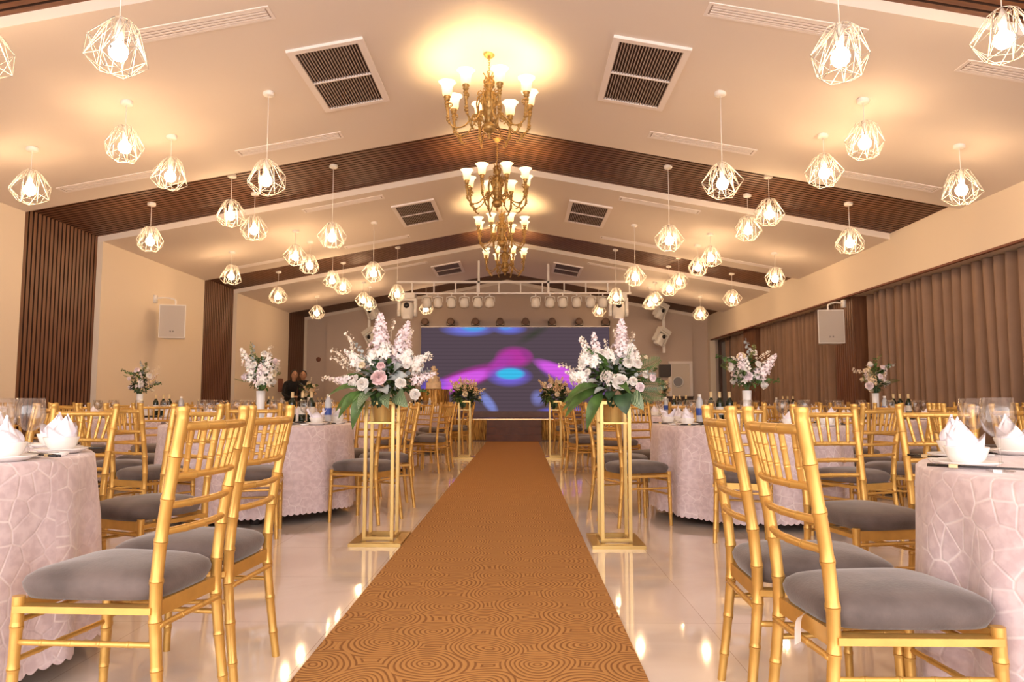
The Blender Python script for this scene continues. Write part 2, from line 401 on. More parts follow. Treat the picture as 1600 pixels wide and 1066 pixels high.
# wood slat bands on the ceiling and the left wall
def slats(u0, u1, pitch, rib=.66, dep=.035):
    n_ = max(1, round((u1 - u0) / pitch)); p = (u1 - u0) / n_; out = []
    for i in range(n_):
        a = u0 + i * p
        out += [(a, dep), (a + p * (1 - rib) , dep), (a + p * (1 - rib), 0), (a + p, 0)]
    return out + [(u1, dep)]
for k, (a, b_) in enumerate(bands):
    prof = slats(a, b_, .085)
    mb = MB()
    for x0, x1 in ((XL - .22, RX), (RX, XR + .3)):
        vs = []
        for (y, d) in prof: vs += [(x0, y, cz(x0) + REC + d), (x1, y, cz(x1) + REC + d)]
        mb.add(vs, [(2 * i, 2 * i + 1, 2 * i + 3, 2 * i + 2) for i in range(len(prof) - 1)])
        mb.mi[-(len(prof) - 1):] = [0 if i % 4 == 2 else 1 for i in range(len(prof) - 1)]  # groove sides darkened like the backing, shade put into the colour
    struct('trim_%d' % (k + 1), mb, ['wood_ceiling', 'slat_backing_shade'])
    prof = slats(a, b_, .085); mb = MB(); vs = []
    xw = XL - .08; zt = cz(xw) + REC + .06
    for (y, d) in prof: vs += [(xw - d, y, 0), (xw - d, y, zt)]
    mb.add(vs, [(2 * i, 2 * i + 1, 2 * i + 3, 2 * i + 2) for i in range(len(prof) - 1)])
    mb.mi = [0 if i % 4 == 2 else 1 for i in range(len(prof) - 1)]  # same painted shade on the wall grooves
    struct('trim_%d' % (k + 5), mb, ['wood_wall', 'slat_backing_shade'])
# left wall between the bands
mb = MB()
for i in range(0, len(ys), 2):
    a = ys[i]; b_ = ys[i + 1] if i + 1 < len(ys) else YB
    if i + 1 >= len(ys): break
    if i == len(ys) - 2: a = bands[-1][1]; b_ = YB + .1
    mb.box((XL - .15, (a + b_) / 2, 1.70), (.3, b_ - a - .008, 3.4))
struct('wall_left', mb, 'plaster')
# back wall
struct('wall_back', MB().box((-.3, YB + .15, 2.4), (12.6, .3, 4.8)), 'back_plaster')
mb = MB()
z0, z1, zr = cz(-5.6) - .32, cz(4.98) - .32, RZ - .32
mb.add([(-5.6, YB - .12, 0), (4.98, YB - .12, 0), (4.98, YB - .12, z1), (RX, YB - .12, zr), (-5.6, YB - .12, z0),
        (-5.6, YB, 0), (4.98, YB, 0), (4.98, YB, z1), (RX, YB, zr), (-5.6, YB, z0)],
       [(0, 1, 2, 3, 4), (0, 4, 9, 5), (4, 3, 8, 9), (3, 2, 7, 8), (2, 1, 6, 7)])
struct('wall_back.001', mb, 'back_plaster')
# right side: pale beam, its dark soffit edge, outer wall, wood piers
struct('trim_9', MB().box((XR + .2, (Y0 + YB) / 2, 3.06), (.4, YB - Y0, .70)), 'plaster')
struct('trim_10', MB().box((XR + .03, (Y0 + YB) / 2, 2.70), (.05, YB - Y0, .03)), 'red_brown')
struct('wall_right', MB().box((6.15, (Y0 + YB) / 2, 2.0), (.2, YB - Y0, 4)), 'plaster')
struct('wall_right.001', MB().box((5.52, YB - .1, 1.36), (.16, .3, 2.72)), 'plaster')
piers = [(2.0, .73), (12.12, .73), (17.28, .8)]
for k, (y, wd) in enumerate(piers):
    prof = slats(y, y + wd, .085); mb = MB(); vs = []
    for (yy, d) in prof: vs += [(5.6 + d, yy, 0), (5.6 + d, yy, 2.75)]
    mb.add(vs, [(2 * i + 2, 2 * i + 3, 2 * i + 1, 2 * i) for i in range(len(prof) - 1)])
    mb.box((5.85, y + wd / 2, 1.37), (.45, wd - .01, 2.74))
    struct('trim_%d' % (11 + k), mb, 'wood_wall')
# tall dark window frame with its glass at the far end of the curtain wall
mb = MB()
for (y, z, dy, dz) in ((20.72, 1.35, .1, 2.7), (19.6, 1.35, .1, 2.7), (20.15, 2.66, 1.2, .08), (20.15, .06, 1.2, .12), (20.15, 1.95, 1.2, .07)):
    mb.box((5.75, y, z), (.1, dy, dz))
fr = struct('window_1', mb, 'window_frame')
mat('window_pane', (.30, .30, .32), .1)
obj('pane', MB().box((5.78, 20.15, 1.35), (.02, 1.1, 2.6)), 'window_pane', fr, False)

# doors on the back wall
def door(name, x0, x1, zt, porthole):
    d = struct(name, MB().box(((x0 + x1) / 2, YB - .15, zt / 2), (x1 - x0, .05, zt)), 'door_white')
    mb = MB()
    for (a, b_) in (((x0 - .04, 0), (x0 - .04, zt)), ((x1 + .04, 0), (x1 + .04, zt)), ((x0 - .08, zt + .03), (x1 + .08, zt + .03))):
        mb.beam((a[0], YB - .16, a[1]), (b_[0], YB - .16, b_[1]), .08, .08)
    obj('door_frame', mb, 'trim_paint', d, False)
    if porthole:
        mb = MB().lathe([(.13, 0), (.13, .03), (.16, .03), (.16, 0)], 24, (0, 0, 0), Matrix.Translation(((x0 + x1) / 2 - .08, YB - .18, 1.5)) @ Matrix.Rotation(PI / 2, 4, 'X'))
        obj('window_ring', mb, 'white_metal', d)
        mb = MB().lathe([(.001, 0), (.13, 0)], 24, (0, 0, 0), Matrix.Translation(((x0 + x1) / 2 - .08, YB - .19, 1.5)) @ Matrix.Rotation(PI / 2, 4, 'X'))
        obj('porthole_pane', mb, 'window_pane', d)
    mb = MB().tube([(x0 + .08, YB - .19, 1.0), (x0 + .08, YB - .24, 1.0), (x0 + .2, YB - .24, 1.0)], .012)
    obj('door_handle', mb, 'dark_metal', d)
door('door_1', 4.35, 4.87, 2.02, True)

# curtains
def curtain(name, y0, y1, label, seed):
    rnd = random.Random(seed); nf = max(3, int((y1 - y0) / .21)); npt = nf * 14; rows = 9
    ph = [rnd.uniform(-.35, .35) for _ in range(nf + 2)]; am = [rnd.uniform(.6, 1.15) for _ in range(nf + 2)]
    vs = []
    for j in range(rows):
        t = j / (rows - 1); z = 2.70 - t * 2.66
        for i in range(npt + 1):
            u = i / npt * nf; k = int(u); s_ = u - k
            p0 = ph[k] * (1 - s_) + ph[k + 1] * s_
            a = (am[k] * (1 - s_) + am[k + 1] * s_) * (.100 + .012 * math.sin(t * 3 + k))
            off = math.sin(2 * PI * (u + p0 * (.6 + .4 * t))); off = math.copysign(abs(off) ** .75, off)
            vs.append((5.79 - a * off - .015 * math.cos(4 * PI * u), y0 + (y1 - y0) * i / npt + .035 * t * math.sin(k * 1.7 + seed) , z))
    mb = MB().add(vs, [(j * (npt + 1) + i, j * (npt + 1) + i + 1, (j + 1) * (npt + 1) + i + 1, (j + 1) * (npt + 1) + i) for j in range(rows - 1) for i in range(npt)])
    o = obj(name, mb, 'curtain'); tag(o, label, 'curtain', 'brown pleated curtains along the right wall')
curtain('curtain', 2.8, 12.0, 'long brown pleated curtain in front of the near right windows', 1)
curtain('curtain.001', 12.9, 17.2, 'brown pleated curtain behind the right hand wall loudspeaker', 2)
curtain('curtain.002', 18.15, 20.1, 'farthest brown curtain beside the dark window frame at stage end', 3)

# ================================================================== ceiling things
def on_ceiling(x, y): 
    s_ = math.atan(SL) * (1 if x < RX else -1)
    return (x, y, cz(x)), s_
def grille(x, y, label):
    loc, s_ = on_ceiling(x, y)
    t = thing('ceiling_grille', label, 'air grille', loc, 0, 'dark square return grilles on the ceiling'); t.rotation_euler = (0, -s_, 0)
    W, H = .30, .62
    mb = MB()
    for (cx, cy, dx, dy) in ((-W - .02, 0, .06, 2 * H + .1), (W + .02, 0, .06, 2 * H + .1), (0, -H - .02, 2 * W - .02, .06), (0, H + .02, 2 * W - .02, .06)):
        mb.box((cx, cy, -.012), (dx, dy, .03))
    obj('frame', mb, 'trim_paint', t, False)
    obj('backing', MB().box((0, 0, -.002), (2 * W, 2 * H, .006)), 'vent_dark', t, False)
    mb = MB()
    for i in range(22): mb.box((-W + (i + .5) * 2 * W / 22, 0, -.014), (.008, 2 * H, .016))
    obj('louvers', mb, 'vent_slat', t, False)
    obj('crossbar', MB().box((0, 0, -.018), (2 * W, .02, .02)), 'trim_paint', t, False)
for (x, y, who) in ((-1.75, 6.88, 'nearest dark square ceiling grille, left of the first chandelier'), (1.18, 6.82, 'nearest dark square ceiling grille, right of the first chandelier'),
                    (-1.73, 12.08, 'middle dark ceiling grille left of the ridge, past the first wood band'), (1.15, 12.08, 'middle dark ceiling grille right of the ridge, past the first wood band'),
                    (-1.73, 17.3, 'small farthest dark ceiling grille, left, above the light truss'), (1.14, 17.3, 'small farthest dark ceiling grille, right, above the light truss')):
    grille(x, y, who)
def diffuser(x, y, label, ln=1.2):
    loc, s_ = on_ceiling(x, y)
    t = thing('slot_diffuser', label, 'air diffuser', loc, 0, 'long pale slot diffusers on the ceiling'); t.rotation_euler = (0, -s_, 0)
    mb = MB()
    for dy in (-.085, .085): mb.box((0, dy, -.003), (ln, .026, .008))
    for dx in (-ln / 2, ln / 2): mb.box((dx * 1.02, 0, -.003), (.026, .19, .008))
    obj('frame', mb, 'trim_paint', t, False)
    mb = MB()
    for k in range(4): mb.box((0, -.054 + k * .036, -.004), (ln - .03, .020, .006))
    obj('louvers', mb, 'trim_paint', t, False)
    obj('backing', MB().box((0, 0, -.001), (ln, .15, .003)), 'vent_slat', t, False)
sides = {-1: 'left', 1: 'right'}
for (xs, y, d, s_) in ((-2.62, 5.6, 'nearest', -1), (2.1, 5.52, 'nearest', 1), (-2.7, 8.26, 'second', -1), (2.12, 8.22, 'second', 1), (-2.7, 10.85, 'third', -1), (2.14, 10.88, 'third', 1), (-2.7, 13.5, 'fourth', -1), (2.14, 13.5, 'fourth', 1), (-2.7, 16.1, 'fifth', -1), (2.14, 16.1, 'fifth', 1)):
    diffuser(xs, y, '%s pale slot diffuser from the camera, %s slope, nearer the ridge' % (d, sides[s_]))
for (xs, y, d, s_) in ((-4.8, 8.38, 'second', -1), (4.25, 8.38, 'second', 1), (4.25, 5.7, 'nearest', 1), (-4.8, 13.5, 'third', -1), (4.25, 13.5, 'third', 1)):
    diffuser(xs, y, '%s pale slot diffuser from the camera, %s slope, nearer the eaves' % (d, sides[s_]), 1.3)

# ---- pendant lamps: faceted wire cages
def cage_mesh(seed):
    rnd = random.Random(seed); mb = MB(); n_ = 8
    top = [Vector((.055 * math.cos(a), .055 * math.sin(a), .165)) for a in [2 * PI * k / n_ for k in range(n_)]]
    sh = [Vector((.098 * math.cos(a), .098 * math.sin(a), .125 + .018 * math.sin(3 * a))) for a in [2 * PI * (k + .5) / n_ for k in range(n_)]]
    eq = [Vector(((.185 + .016 * math.sin(a * 2)) * math.cos(a), (.185 + .016 * math.sin(a * 2)) * math.sin(a), -.055 + (.042 if k % 2 else -.042))) for k, a in enumerate([2 * PI * k / n_ for k in range(n_)])]
    bt = [Vector((.098 * math.cos(a), .098 * math.sin(a), -.158 - (.012 if k % 2 else 0))) for k, a in enumerate([2 * PI * (k + .5) / n_ for k in range(n_)])]
    E_ = []
    for k in range(n_):
        k1 = (k + 1) % n_; km = (k - 1) % n_
        E_ += [(top[k], sh[k]), (top[k], sh[km]), (top[k], top[k1]), (sh[k], eq[k]), (sh[k], eq[k1]), (eq[k], eq[k1]), (eq[k], bt[k]), (eq[k], bt[km]), (bt[k], bt[k1]), (top[k], eq[k])]
    E_ += [(bt[k], bt[(k + 2) % n_]) for k in range(0, n_, 2)] + [(top[k], eq[(k + 1) % n_]) for k in range(n_)] + [(sh[k], bt[k]) for k in range(0, n_, 2)]
    tilt = Euler((rnd.uniform(-.10, .10), rnd.uniform(-.14, .14), rnd.uniform(0, 6))).to_matrix()
    for a, b_ in E_: mb.tube([tilt @ a, tilt @ b_], .0024, 5, False)
    return mb.mesh('cage', 'cage_wire')
cages = [cage_mesh(i) for i in range(5)]
bulb_me = MB().lathe([(r_, z - .035) for r_, z in [(.0005, -.060), (.032, -.052), (.051, -.029), (.057, 0), (.050, .027), (.031, .050), (.018, .066)]], 14).mesh('bulb', 'bulb')
sock_me = MB().lathe([(.018, .03), (.022, .03), (.024, .06), (.026, .065), (.026, .125), (.014, .16), (.004, .175)], 12).mesh('socket', 'white_metal')
def pendant(x, y, z, k, label):
    t = thing('pendant_lamp', label, 'pendant lamp', (x, y, z), 0, 'white wire cage pendant lamps')
    obj('cage', cages[k % 5], parent=t); obj('bulb', bulb_me, parent=t); obj('socket', sock_me, parent=t)
    zc = cz(x) - z
    for (a, b_) in bands:
        if a < y < b_: zc += REC
    obj('cord', MB().tube([(0, 0, .17), (0, 0, zc - .02)], .004, 5), 'white_metal', t)
    obj('canopy', MB().lathe([(.001, zc - .035), (.045, zc - .035), (.055, zc - .028), (.055, zc + .005)], 16), 'white_metal', t)
rows = {'outer left': (-5.0, 3.14, [7.18, 9.59, 12.35, 14.78, 17.67]), 'outer right': (4.42, 3.09, [7.13, 9.58, 12.42, 14.95, 17.61]),
        'middle left': (-3.72, 3.37, [4.8, 6.60, 7.49, 9.11, 9.93, 11.79, 12.62, 14.18, 15.03, 17.03, 17.73]),
        'middle right': (3.19, 3.36, [4.62, 6.54, 7.43, 9.10, 9.96, 11.94, 12.81, 14.36, 15.31, 16.9, 17.61]),
        'inner left': (-2.49, 3.15, [4.3, 6.93, 9.43, 12.15, 14.56]), 'inner right': (1.97, 3.09, [4.3, 6.89, 9.39, 12.23, 14.67])}
ordi = ['nearest', 'second', 'third', 'fourth', 'fifth', 'sixth', 'seventh', 'eighth', 'ninth', 'tenth', 'eleventh']
kk = 0
for nm, (x, z, yl) in rows.items():
    for i, y in enumerate(yl):
        zz = z
        if nm == 'outer left' or nm == 'outer right': zz = z
        pendant(x, y, zz, kk, '%s white wire cage pendant of the %s row' % (ordi[i], nm)); kk += 1
pendant(-2.52, 19.3, 3.45, 3, 'white wire cage pendant low over the left end of the screen')
pendant(2.13, 19.3, 3.38, 4, 'white wire cage pendant low over the right end of the screen')

# ---- chandeliers
arm_pts = smoothpath([(.05, 0, -.24), (.11, 0, -.17), (.17, 0, -.21), (.25, 0, -.30), (.345, 0, -.325), (.40, 0, -.27), (.41, 0, -.20), (.42, 0, -.12), (.42, 0, -.055)], 5)
def arm_mesh():
    mb = MB()
    n_ = len(arm_pts); mb.tube(arm_pts, [.008 + .011 * max(0, (i / n_ - .5) * 2.0) for i in range(n_)], 7)
    # scrolls
    def scroll(cx, cz_, r0, turns, a0, sg, rad):
        pts = []
        for i in range(22):
            t = i / 21; a = a0 + sg * t * turns * 2 * PI; rr = r0 * (1 - .8 * t)
            pts.append((cx + rr * math.cos(a), 0, cz_ + rr * math.sin(a)))
        mb.tube(pts, [rad * (1 - .4 * i / 21) for i in range(22)], 6)
    scroll(.135, -.20, .042, 1.3, -1.2, 1, .007)
    scroll(.385, -.105, .030, 1.2, -PI / 2, 1, .009)
    scroll(.34, -.33, .03, 1.1, 1.0, -1, .008)
    mb.tube(smoothpath([(.345, 0, -.325), (.33, 0, -.37), (.29, 0, -.40), (.27, 0, -.385)], 4), [.012] * 6 + [.009] * 4 + [.004] * 3, 6)
    mb.tube(smoothpath([(.05, 0, -.02), (.10, 0, .02), (.125, 0, -.06), (.115, 0, -.15), (.135, 0, -.20)], 5), .008, 6)
    scroll(.085, .045, .032, 1.2, -.6, 1, .006)
    for i in range(9):  # acanthus leaf beads along the upright
        t = i / 8; a = arm_pts[int((.62 + .36 * t) * (n_ - 1))]
        mb.ball((a.x + .004, 0, a.z), .016 + .006 * math.sin(t * 9), 7, 5, (1, 1.1, .8))
    mb.lathe([(.004, -.075), (.022, -.07), (.03, -.055), (.024, -.045), (.036, -.03), (.034, -.015), (.02, -.01)], 12, (.42, 0, 0))
    return mb.mesh('arm', 'bronze')
def shade_mesh():
    pr = [(.026, -.025), (.040, -.016), (.048, .01), (.050, .045), (.056, .08), (.070, .106), (.088, .120), (.086, .122), (.068, .109), (.053, .08), (.046, .045)]
    return MB().lathe(pr, 20, fn=lambda a, z: 1 + (.04 * math.cos(6 * a) if z > .09 else 0)).mesh('lamp_shade', 'shade_glass')
body_pr = [(.001, -.41), (.010, -.40), (.014, -.375), (.006, -.365), (.022, -.35), (.05, -.325), (.06, -.29), (.045, -.262), (.028, -.25), (.038, -.235), (.03, -.20), (.036, -.14), (.05, -.12), (.034, -.105),
           (.052, -.085), (.058, -.03), (.05, .03), (.058, .05), (.032, .07), (.022, .10), (.045, .13), (.030, .155), (.014, .18), (.020, .21), (.006, .235), (.001, .24)]
body_me = MB().lathe([(r_ * 1.25, z) for r_, z in body_pr], 20, fn=lambda a, z: 1 + .06 * math.cos(10 * a)).mesh('body', 'bronze')
arm_me = arm_mesh(); shade_me = shade_mesh()
def leafy_me():
    mb = MB()
    for k in range(6):
        a = k * PI / 3; R_ = Matrix.Rotation(a, 4, 'Z')
        p = [R_ @ Vector(q) for q in ((.02, 0, .10), (.05, 0, .17), (.035, 0, .22), (.06, 0, .26))]
        mb.tube(smoothpath(p, 4), [.010] * 6 + [.006] * 7, 6)
        p = [R_ @ Vector(q) for q in ((.05, 0, -.08), (.085, 0, -.03), (.06, 0, .04), (.09, 0, .08))]
        mb.tube(smoothpath(p, 4), [.009] * 6 + [.005] * 7, 6)
    return mb.mesh('leaf_ornament', 'bronze')
orn_me = leafy_me()
li = bpy.data.lights.new('chandelier_bulb', 'POINT'); li.energy = SHADE_BULB; li.color = (1, .72, .36); li.shadow_soft_size = .022
for i, y in enumerate((6.93, 9.5, 12.1, 14.7)):
    x = -.30; z = (3.93, 3.885, 3.91, 3.93)[i]
    t = thing('chandelier', ['nearest', 'second', 'third', 'farthest'][i] + ' ornate bronze chandelier with eight glowing bell shades under the ridge', 'chandelier', (x, y, z), .28 + i * .05, 'bronze chandeliers in a row under the ridge')
    obj('body', body_me, parent=t); obj('leaf_ornament', orn_me, parent=t)
    top = cz(x) - z + (REC if 8.85 < y < 10.54 or 14.04 < y < 15.68 else 0)
    mb = MB(); zc = .24; j = 0
    while zc < top - .03:
        mb.add(*(lambda q: (q.v, q.f))(MB().tube([Vector((.009 * math.cos(a) * (1 if j % 2 else 0), .009 * math.cos(a) * (0 if j % 2 else 1), zc + .014 + .018 * math.sin(a))) for a in [2 * PI * k / 10 for k in range(11)]], .0028, 5)))
        zc += .026; j += 1
    obj('chain', mb, 'bronze', t)
    obj('ceiling_rose', MB().lathe([(.001, top - .05), (.02, top - .045), (.05, top - .02), (.06, top)], 16), 'bronze', t)
    for k in range(8):
        a = obj('arm', arm_me, parent=t); a.rotation_euler = (0, 0, k * PI / 4)
        s_ = obj('lamp_shade', shade_me, parent=a); s_.location = (.42, 0, 0)
        l = bpy.data.objects.new('chandelier_bulb', li); C.objects.link(l); l.parent = t
        l.location = (.42 * math.cos(k * PI / 4), .42 * math.sin(k * PI / 4), .075)

# ---- loudspeakers on wall brackets
def speaker(x, y, z, rz, wall_x, label, sg):
    t = thing('loudspeaker', label, 'loudspeaker', (x, y, z), rz)
    W, H, D = .42, .56, .30
    mb = MB(); 
    vs = [(-W / 2, -D / 2, -H / 2), (W / 2, -D / 2, -H / 2), (W * .30, D / 2, -H / 2), (-W * .30, D / 2, -H / 2)]
    vs += [(a, b_, H / 2) for a, b_, c_ in vs]
    mb.add(vs, [(3, 2, 1, 0), (4, 5, 6, 7), (0, 1, 5, 4), (1, 2, 6, 5), (2, 3, 7, 6), (3, 0, 4, 7)])
    obj('cabinet', mb, 'white_plastic', t, False)
    obj('front_grille', MB().box((0, -D / 2 - .006, 0), (W - .03, .012, H - .03)), 'grille_white', t, False)
    mb = MB()
    for dx in (-.022, .022):
        mb.box((dx - .008, -D / 2 - .014, -.17), (.005, .004, .03)); mb.box((dx + .008, -D / 2 - .014, -.17), (.005, .004, .03)); mb.box((dx, -D / 2 - .014, -.17), (.016, .004, .005))
    obj('badge', mb, 'dark_metal', t, False)
    wl = Matrix.Rotation(-rz, 4, 'Z') @ Vector((wall_x - x, .02, 0))
    mb = MB().tube(smoothpath([(wl.x, wl.y, H / 2 + .13), (wl.x * .45, wl.y * .45, H / 2 + .14), (0.01 * sg, 0, H / 2 + .10), (0, 0, H / 2)], 5), .014)
    mb.box((wl.x * .97, wl.y * .97, H / 2 + .12), (.05, .09, .13), (0, 0, -rz))
    obj('bracket', mb, 'white_metal', t)
    mb = MB().box((-sg * 0 + (wl.x * .55), wl.y * .55 + .02, -.15), (.07, .05, .16))
    if sg < 0: obj('rear_bracket', mb, 'dark_metal', t, False)
speaker(-5.83, 12.1, 2.28, .18, XL, 'white loudspeaker on a bracket on the left wall', -1)
speaker(5.17, 12.1, 2.18, -.12, 5.45, 'white loudspeaker in front of the wooden pier at right', 1)

# ================================================================== stage
struct('floor.001', MB().box((-.45, 19.25, .25), (11.3, 3.4, .50)), 'stage_wood')
def skirt(name, x0, x1, y, z0, z1, label, cat):
    n_ = int((x1 - x0) / .05) * 4; vs = []
    for z in (z1, z0):
        for i in range(n_ + 1): vs.append((x0 + (x1 - x0) * i / n_, y - .012 * math.sin(i * PI / 2) - (.01 if z == z0 else 0), z))
    mb = MB().add(vs, [(i + 1, i, n_ + 1 + i, n_ + 2 + i) for i in range(n_)])
    return tag(obj(name, mb, 'gold_fringe'), label, cat, 'gold fringed skirts along the stage front')
skirt('stage_skirt', -6.0, -.80, 17.50, .02, .505, 'gold fringed stage skirt left of the steps', 'stage skirt')
skirt('stage_skirt.001', .53, 5.1, 17.50, .02, .505, 'gold fringed stage skirt right of the steps', 'stage skirt')
tag(obj('stage_edge_trim', MB().box((-.45, 17.51, .515), (11.3, .06, .025)), 'gilt_edge', None, False), 'shiny gilt strip along the front edge of the stage', 'edge trim')
t = thing('stage_steps', 'dark reddish brown wooden steps at the end of the carpet', 'steps', (-.135, 17.4, 0))
for k, (zt, dy) in enumerate(((.17, 0.0), (.34, .16), (.50, .32))):
    obj('tread', MB().box((0, -.30 + dy + .02, zt - .02), (1.3, .30, .04)), 'step_wood', t, False)
    obj('riser', MB().box((0, -.42 + dy + .0, (zt - .04) / 2 + .0), (1.28, .03, zt - .04)), 'step_wood', t, False)
for sx in (-.635, .635): obj('side_panel', MB().box((sx, -.17, .08), (.03, .5, .15)).box((sx, -.09, .24), (.03, .34, .16)), 'step_wood', t, False)
# LED wall
t = thing('video_screen', 'huge video screen glowing with pink and blue shapes behind the stage', 'screen', (-.13, 20.6, .66))
W, H = 5.38, 2.40
obj('cabinet', MB().box((0, .06, H / 2), (W, .1, H)), 'dark_metal', t, False)
mb = MB().add([(-W / 2, 0, 0), (W / 2, 0, 0), (W / 2, 0, H), (-W / 2, 0, H)], [(0, 1, 2, 3)], [(0.0001, 0), (1, 0), (1, H / W), (0, H / W)])
obj('display', mb, 'led_screen', t, False)
obj('top_trim', MB().box((0, .04, H + .012), (W + .04, .14, .024)), 'trim_paint', t, False)
obj('plinth', MB().box((0, .08, -.08), (W + .1, .2, .16)), 'stage_wood', t, False)
# solid dark blobs standing in for par can shadows above the screen
def shadow_blob():
    t = thing('round_par_shadow', 'x', 'spotlight', (0, 0, 0))
    obj('shadow_form', MB().lathe([(.001, -.10), (.07, -.09), (.10, -.04), (.10, .06), (.085, .08), (.001, .082)], 16, (0, 0, 0), Matrix.Rotation(PI / 2, 4, 'X')), 'par_shadow_brown', t)
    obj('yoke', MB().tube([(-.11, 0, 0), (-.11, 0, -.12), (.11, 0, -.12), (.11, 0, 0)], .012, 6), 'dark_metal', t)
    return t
bl = shadow_blob()
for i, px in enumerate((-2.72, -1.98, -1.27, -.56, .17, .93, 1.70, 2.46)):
    inst(bl, (px, 20.62, 3.23), 0, '%s dark round blob from the left standing in for a par can shadow above the screen' % ['first', 'second', 'third', 'fourth', 'fifth', 'sixth', 'seventh', 'eighth'][i], 'dark round stand-ins for par can shadows above the screen')

# truss
t = thing('lighting_truss', 'white ladder truss hanging over the stage front', 'truss', (0, 17.0, 3.5))
mb = MB().beam((-2.92, 0, .27), (2.64, 0, .27), .05, .05).beam((-2.92, 0, 0), (2.64, 0, 0), .035, .035)
obj('rails', mb, 'white_metal', t, False)
for k in range(11): obj('rung', MB().beam((-2.55 + k * .515, 0, 0), (-2.55 + k * .515, 0, .27), .03, .03), 'white_metal', t, False)
for x in (-.97, .68): obj('hanger', MB().beam((x, 0, 0), (x, 0, cz(x) - 3.5), .05, .05), 'white_metal', t, False)
def par():
    t = thing('stage_spotlight', 'x', 'spotlight')
    obj('clamp', MB().beam((0, 0, 0), (0, 0, -.07), .03, .03), 'white_metal', t, False)
    obj('yoke', MB().tube([(-.12, 0, -.20), (-.11, 0, -.08), (0, 0, -.06), (.11, 0, -.08), (.12, 0, -.20)], .010, 6), 'white_metal', t)
    R_ = Matrix.Translation((0, 0, -.20)) @ Matrix.Rotation(.5, 4, 'X')
    obj('lamp_body', MB().lathe([(.001, .12), (.05, .11), (.085, .07), (.105, 0), (.11, -.07), (.10, -.12), (.085, -.10), (.001, -.09)], 16, (0, 0, 0), R_), 'white_plastic', t)
    return t
pp = par()
for i, x in enumerate((-2.20, -1.94, -1.62, -1.31, -.99, -.71, .38, .72, 1.02, 1.35, 1.68, 1.97)):
    inst(pp, (x, 17.0, 3.49), 0, '%s small white spotlight from the left hanging under the truss' % (['first'] + ordi[1:] + ['twelfth'])[i], 'white spotlights under the truss')
def moving_head():
    t = thing('moving_head_light', 'x', 'stage light')
    obj('base', MB().box((0, 0, -.05), (.30, .26, .10)), 'white_plastic', t, False)
    mb = MB()
    for sx in (-1, 1):
        mb.box((sx * .155, 0, -.26), (.05, .13, .34))
        mb.lathe([(.001, -.026), (.08, -.026), (.085, 0), (.08, .026), (.001, .026)], 16, (sx * .155, 0, -.36), Matrix.Rotation(PI / 2, 4, 'Y'))
    mb.box((0, 0, -.115), (.34, .16, .05))
    obj('yoke', mb, 'white_plastic', t, True, 40)
    R_ = Matrix.Translation((0, 0, -.32)) @ Matrix.Rotation(.12, 4, 'X')
    prof = [(.001, .165), (.07, .16), (.105, .13), (.118, .05), (.118, -.08), (.10, -.15), (.085, -.165), (.001, -.165)]
    obj('head', MB().lathe(prof, 24, (0, 0, 0), R_, fn=lambda a, z: 1 + .10 * abs(math.sin(2 * a))), 'white_plastic', t)
    obj('lens', MB().lathe([(.001, .022), (.045, .018), (.055, 0)], 18, (0, 0, 0), Matrix.Translation((.0, -.122, -.235)) @ Matrix.Rotation(PI / 2, 4, 'X')), 'black_lacquer', t)
    obj('control_panel', MB().box((0, -.10, -.455), (.13, .05, .07)), 'white_plastic', t, False)
    return t
mh = moving_head()
g = 'white moving head stage lights'
inst(mh, (-2.66, 17.0, 3.49), 0, 'large white moving head light at the left end of the truss', g, scale=1.25)
inst(mh, (2.33, 17.0, 3.49), 0, 'large white moving head light at the right end of the truss', g, scale=1.25)
for sx, wx, nm in ((-1, -4.25, 'left'), (1, 4.05, 'right')):
    t = thing('light_stand_arm', 'white upright arm carrying stage lights on the %s of the back wall' % nm, 'bracket', (wx, 20.3, 2.3))
    obj('pole', MB().beam((0, 0, 0), (0, 0, 1.25), .07, .07), 'white_metal', t, False)
    obj('wall_arm', MB().beam((0, 0, .6), (0, .5, .6), .05, .05), 'white_metal', t, False)
    o = inst(mh, (wx + sx * -.02, 20.12, 3.68), 0, 'upper white stage light on the %s wall arm' % nm, g, scale=.95); o.rotation_euler = (.2, .35 * sx, .5 * sx)
    o = inst(mh, (wx, 20.12, 2.95), 0, 'lower white stage light on the %s wall arm' % nm, g, scale=1.05); o.rotation_euler = (.1, .5 * sx, .5 * sx)

# cake on its gold skirted table
t = thing('cake_table', 'small round table with a gold fringe skirt on the stage', 'table', (-2.21, 18.6, .50))
obj('table_top', MB().lathe([(.001, .75), (.38, .75), (.385, .735), (.38, .72), (.001, .72)], 32), 'red_brown', t)
obj('gold_skirt', MB().lathe([(.385, .745), (.39, .70), (.40, .3), (.42, .01)], 96, fn=lambda a, z: 1 + .02 * math.sin(24 * a)), 'gold_fringe', t)
t = thing('wedding_cake', 'tall tiered cream wedding cake on the gold skirted table', 'cake', (-2.21, 18.6, 1.25))
mb = MB().lathe([(.001, .0), (.22, 0), (.22, .02), (.001, .02)], 28); obj('cake_board', mb, 'gilt_edge', t)
for (r_, z0, z1) in ((.20, .02, .18), (.15, .18, .33), (.085, .33, .50), (.05, .50, .60)):
    obj('tier', MB().lathe([(.001, z0), (r_, z0), (r_ * 1.01, z0 + .01), (r_, z1 - .015), (r_ - .012, z1), (.001, z1)], 28), 'cake_icing', t)
mb = MB(); rnd = random.Random(3)
for k in range(40):
    a = k * .55; z = .2 + k * .009; r_ = .16 - k * .0022
    mb.ball((r_ * math.cos(a), r_ * math.sin(a), z), .022, 7, 5)
obj('icing_flowers', mb, 'petal_sand', t)
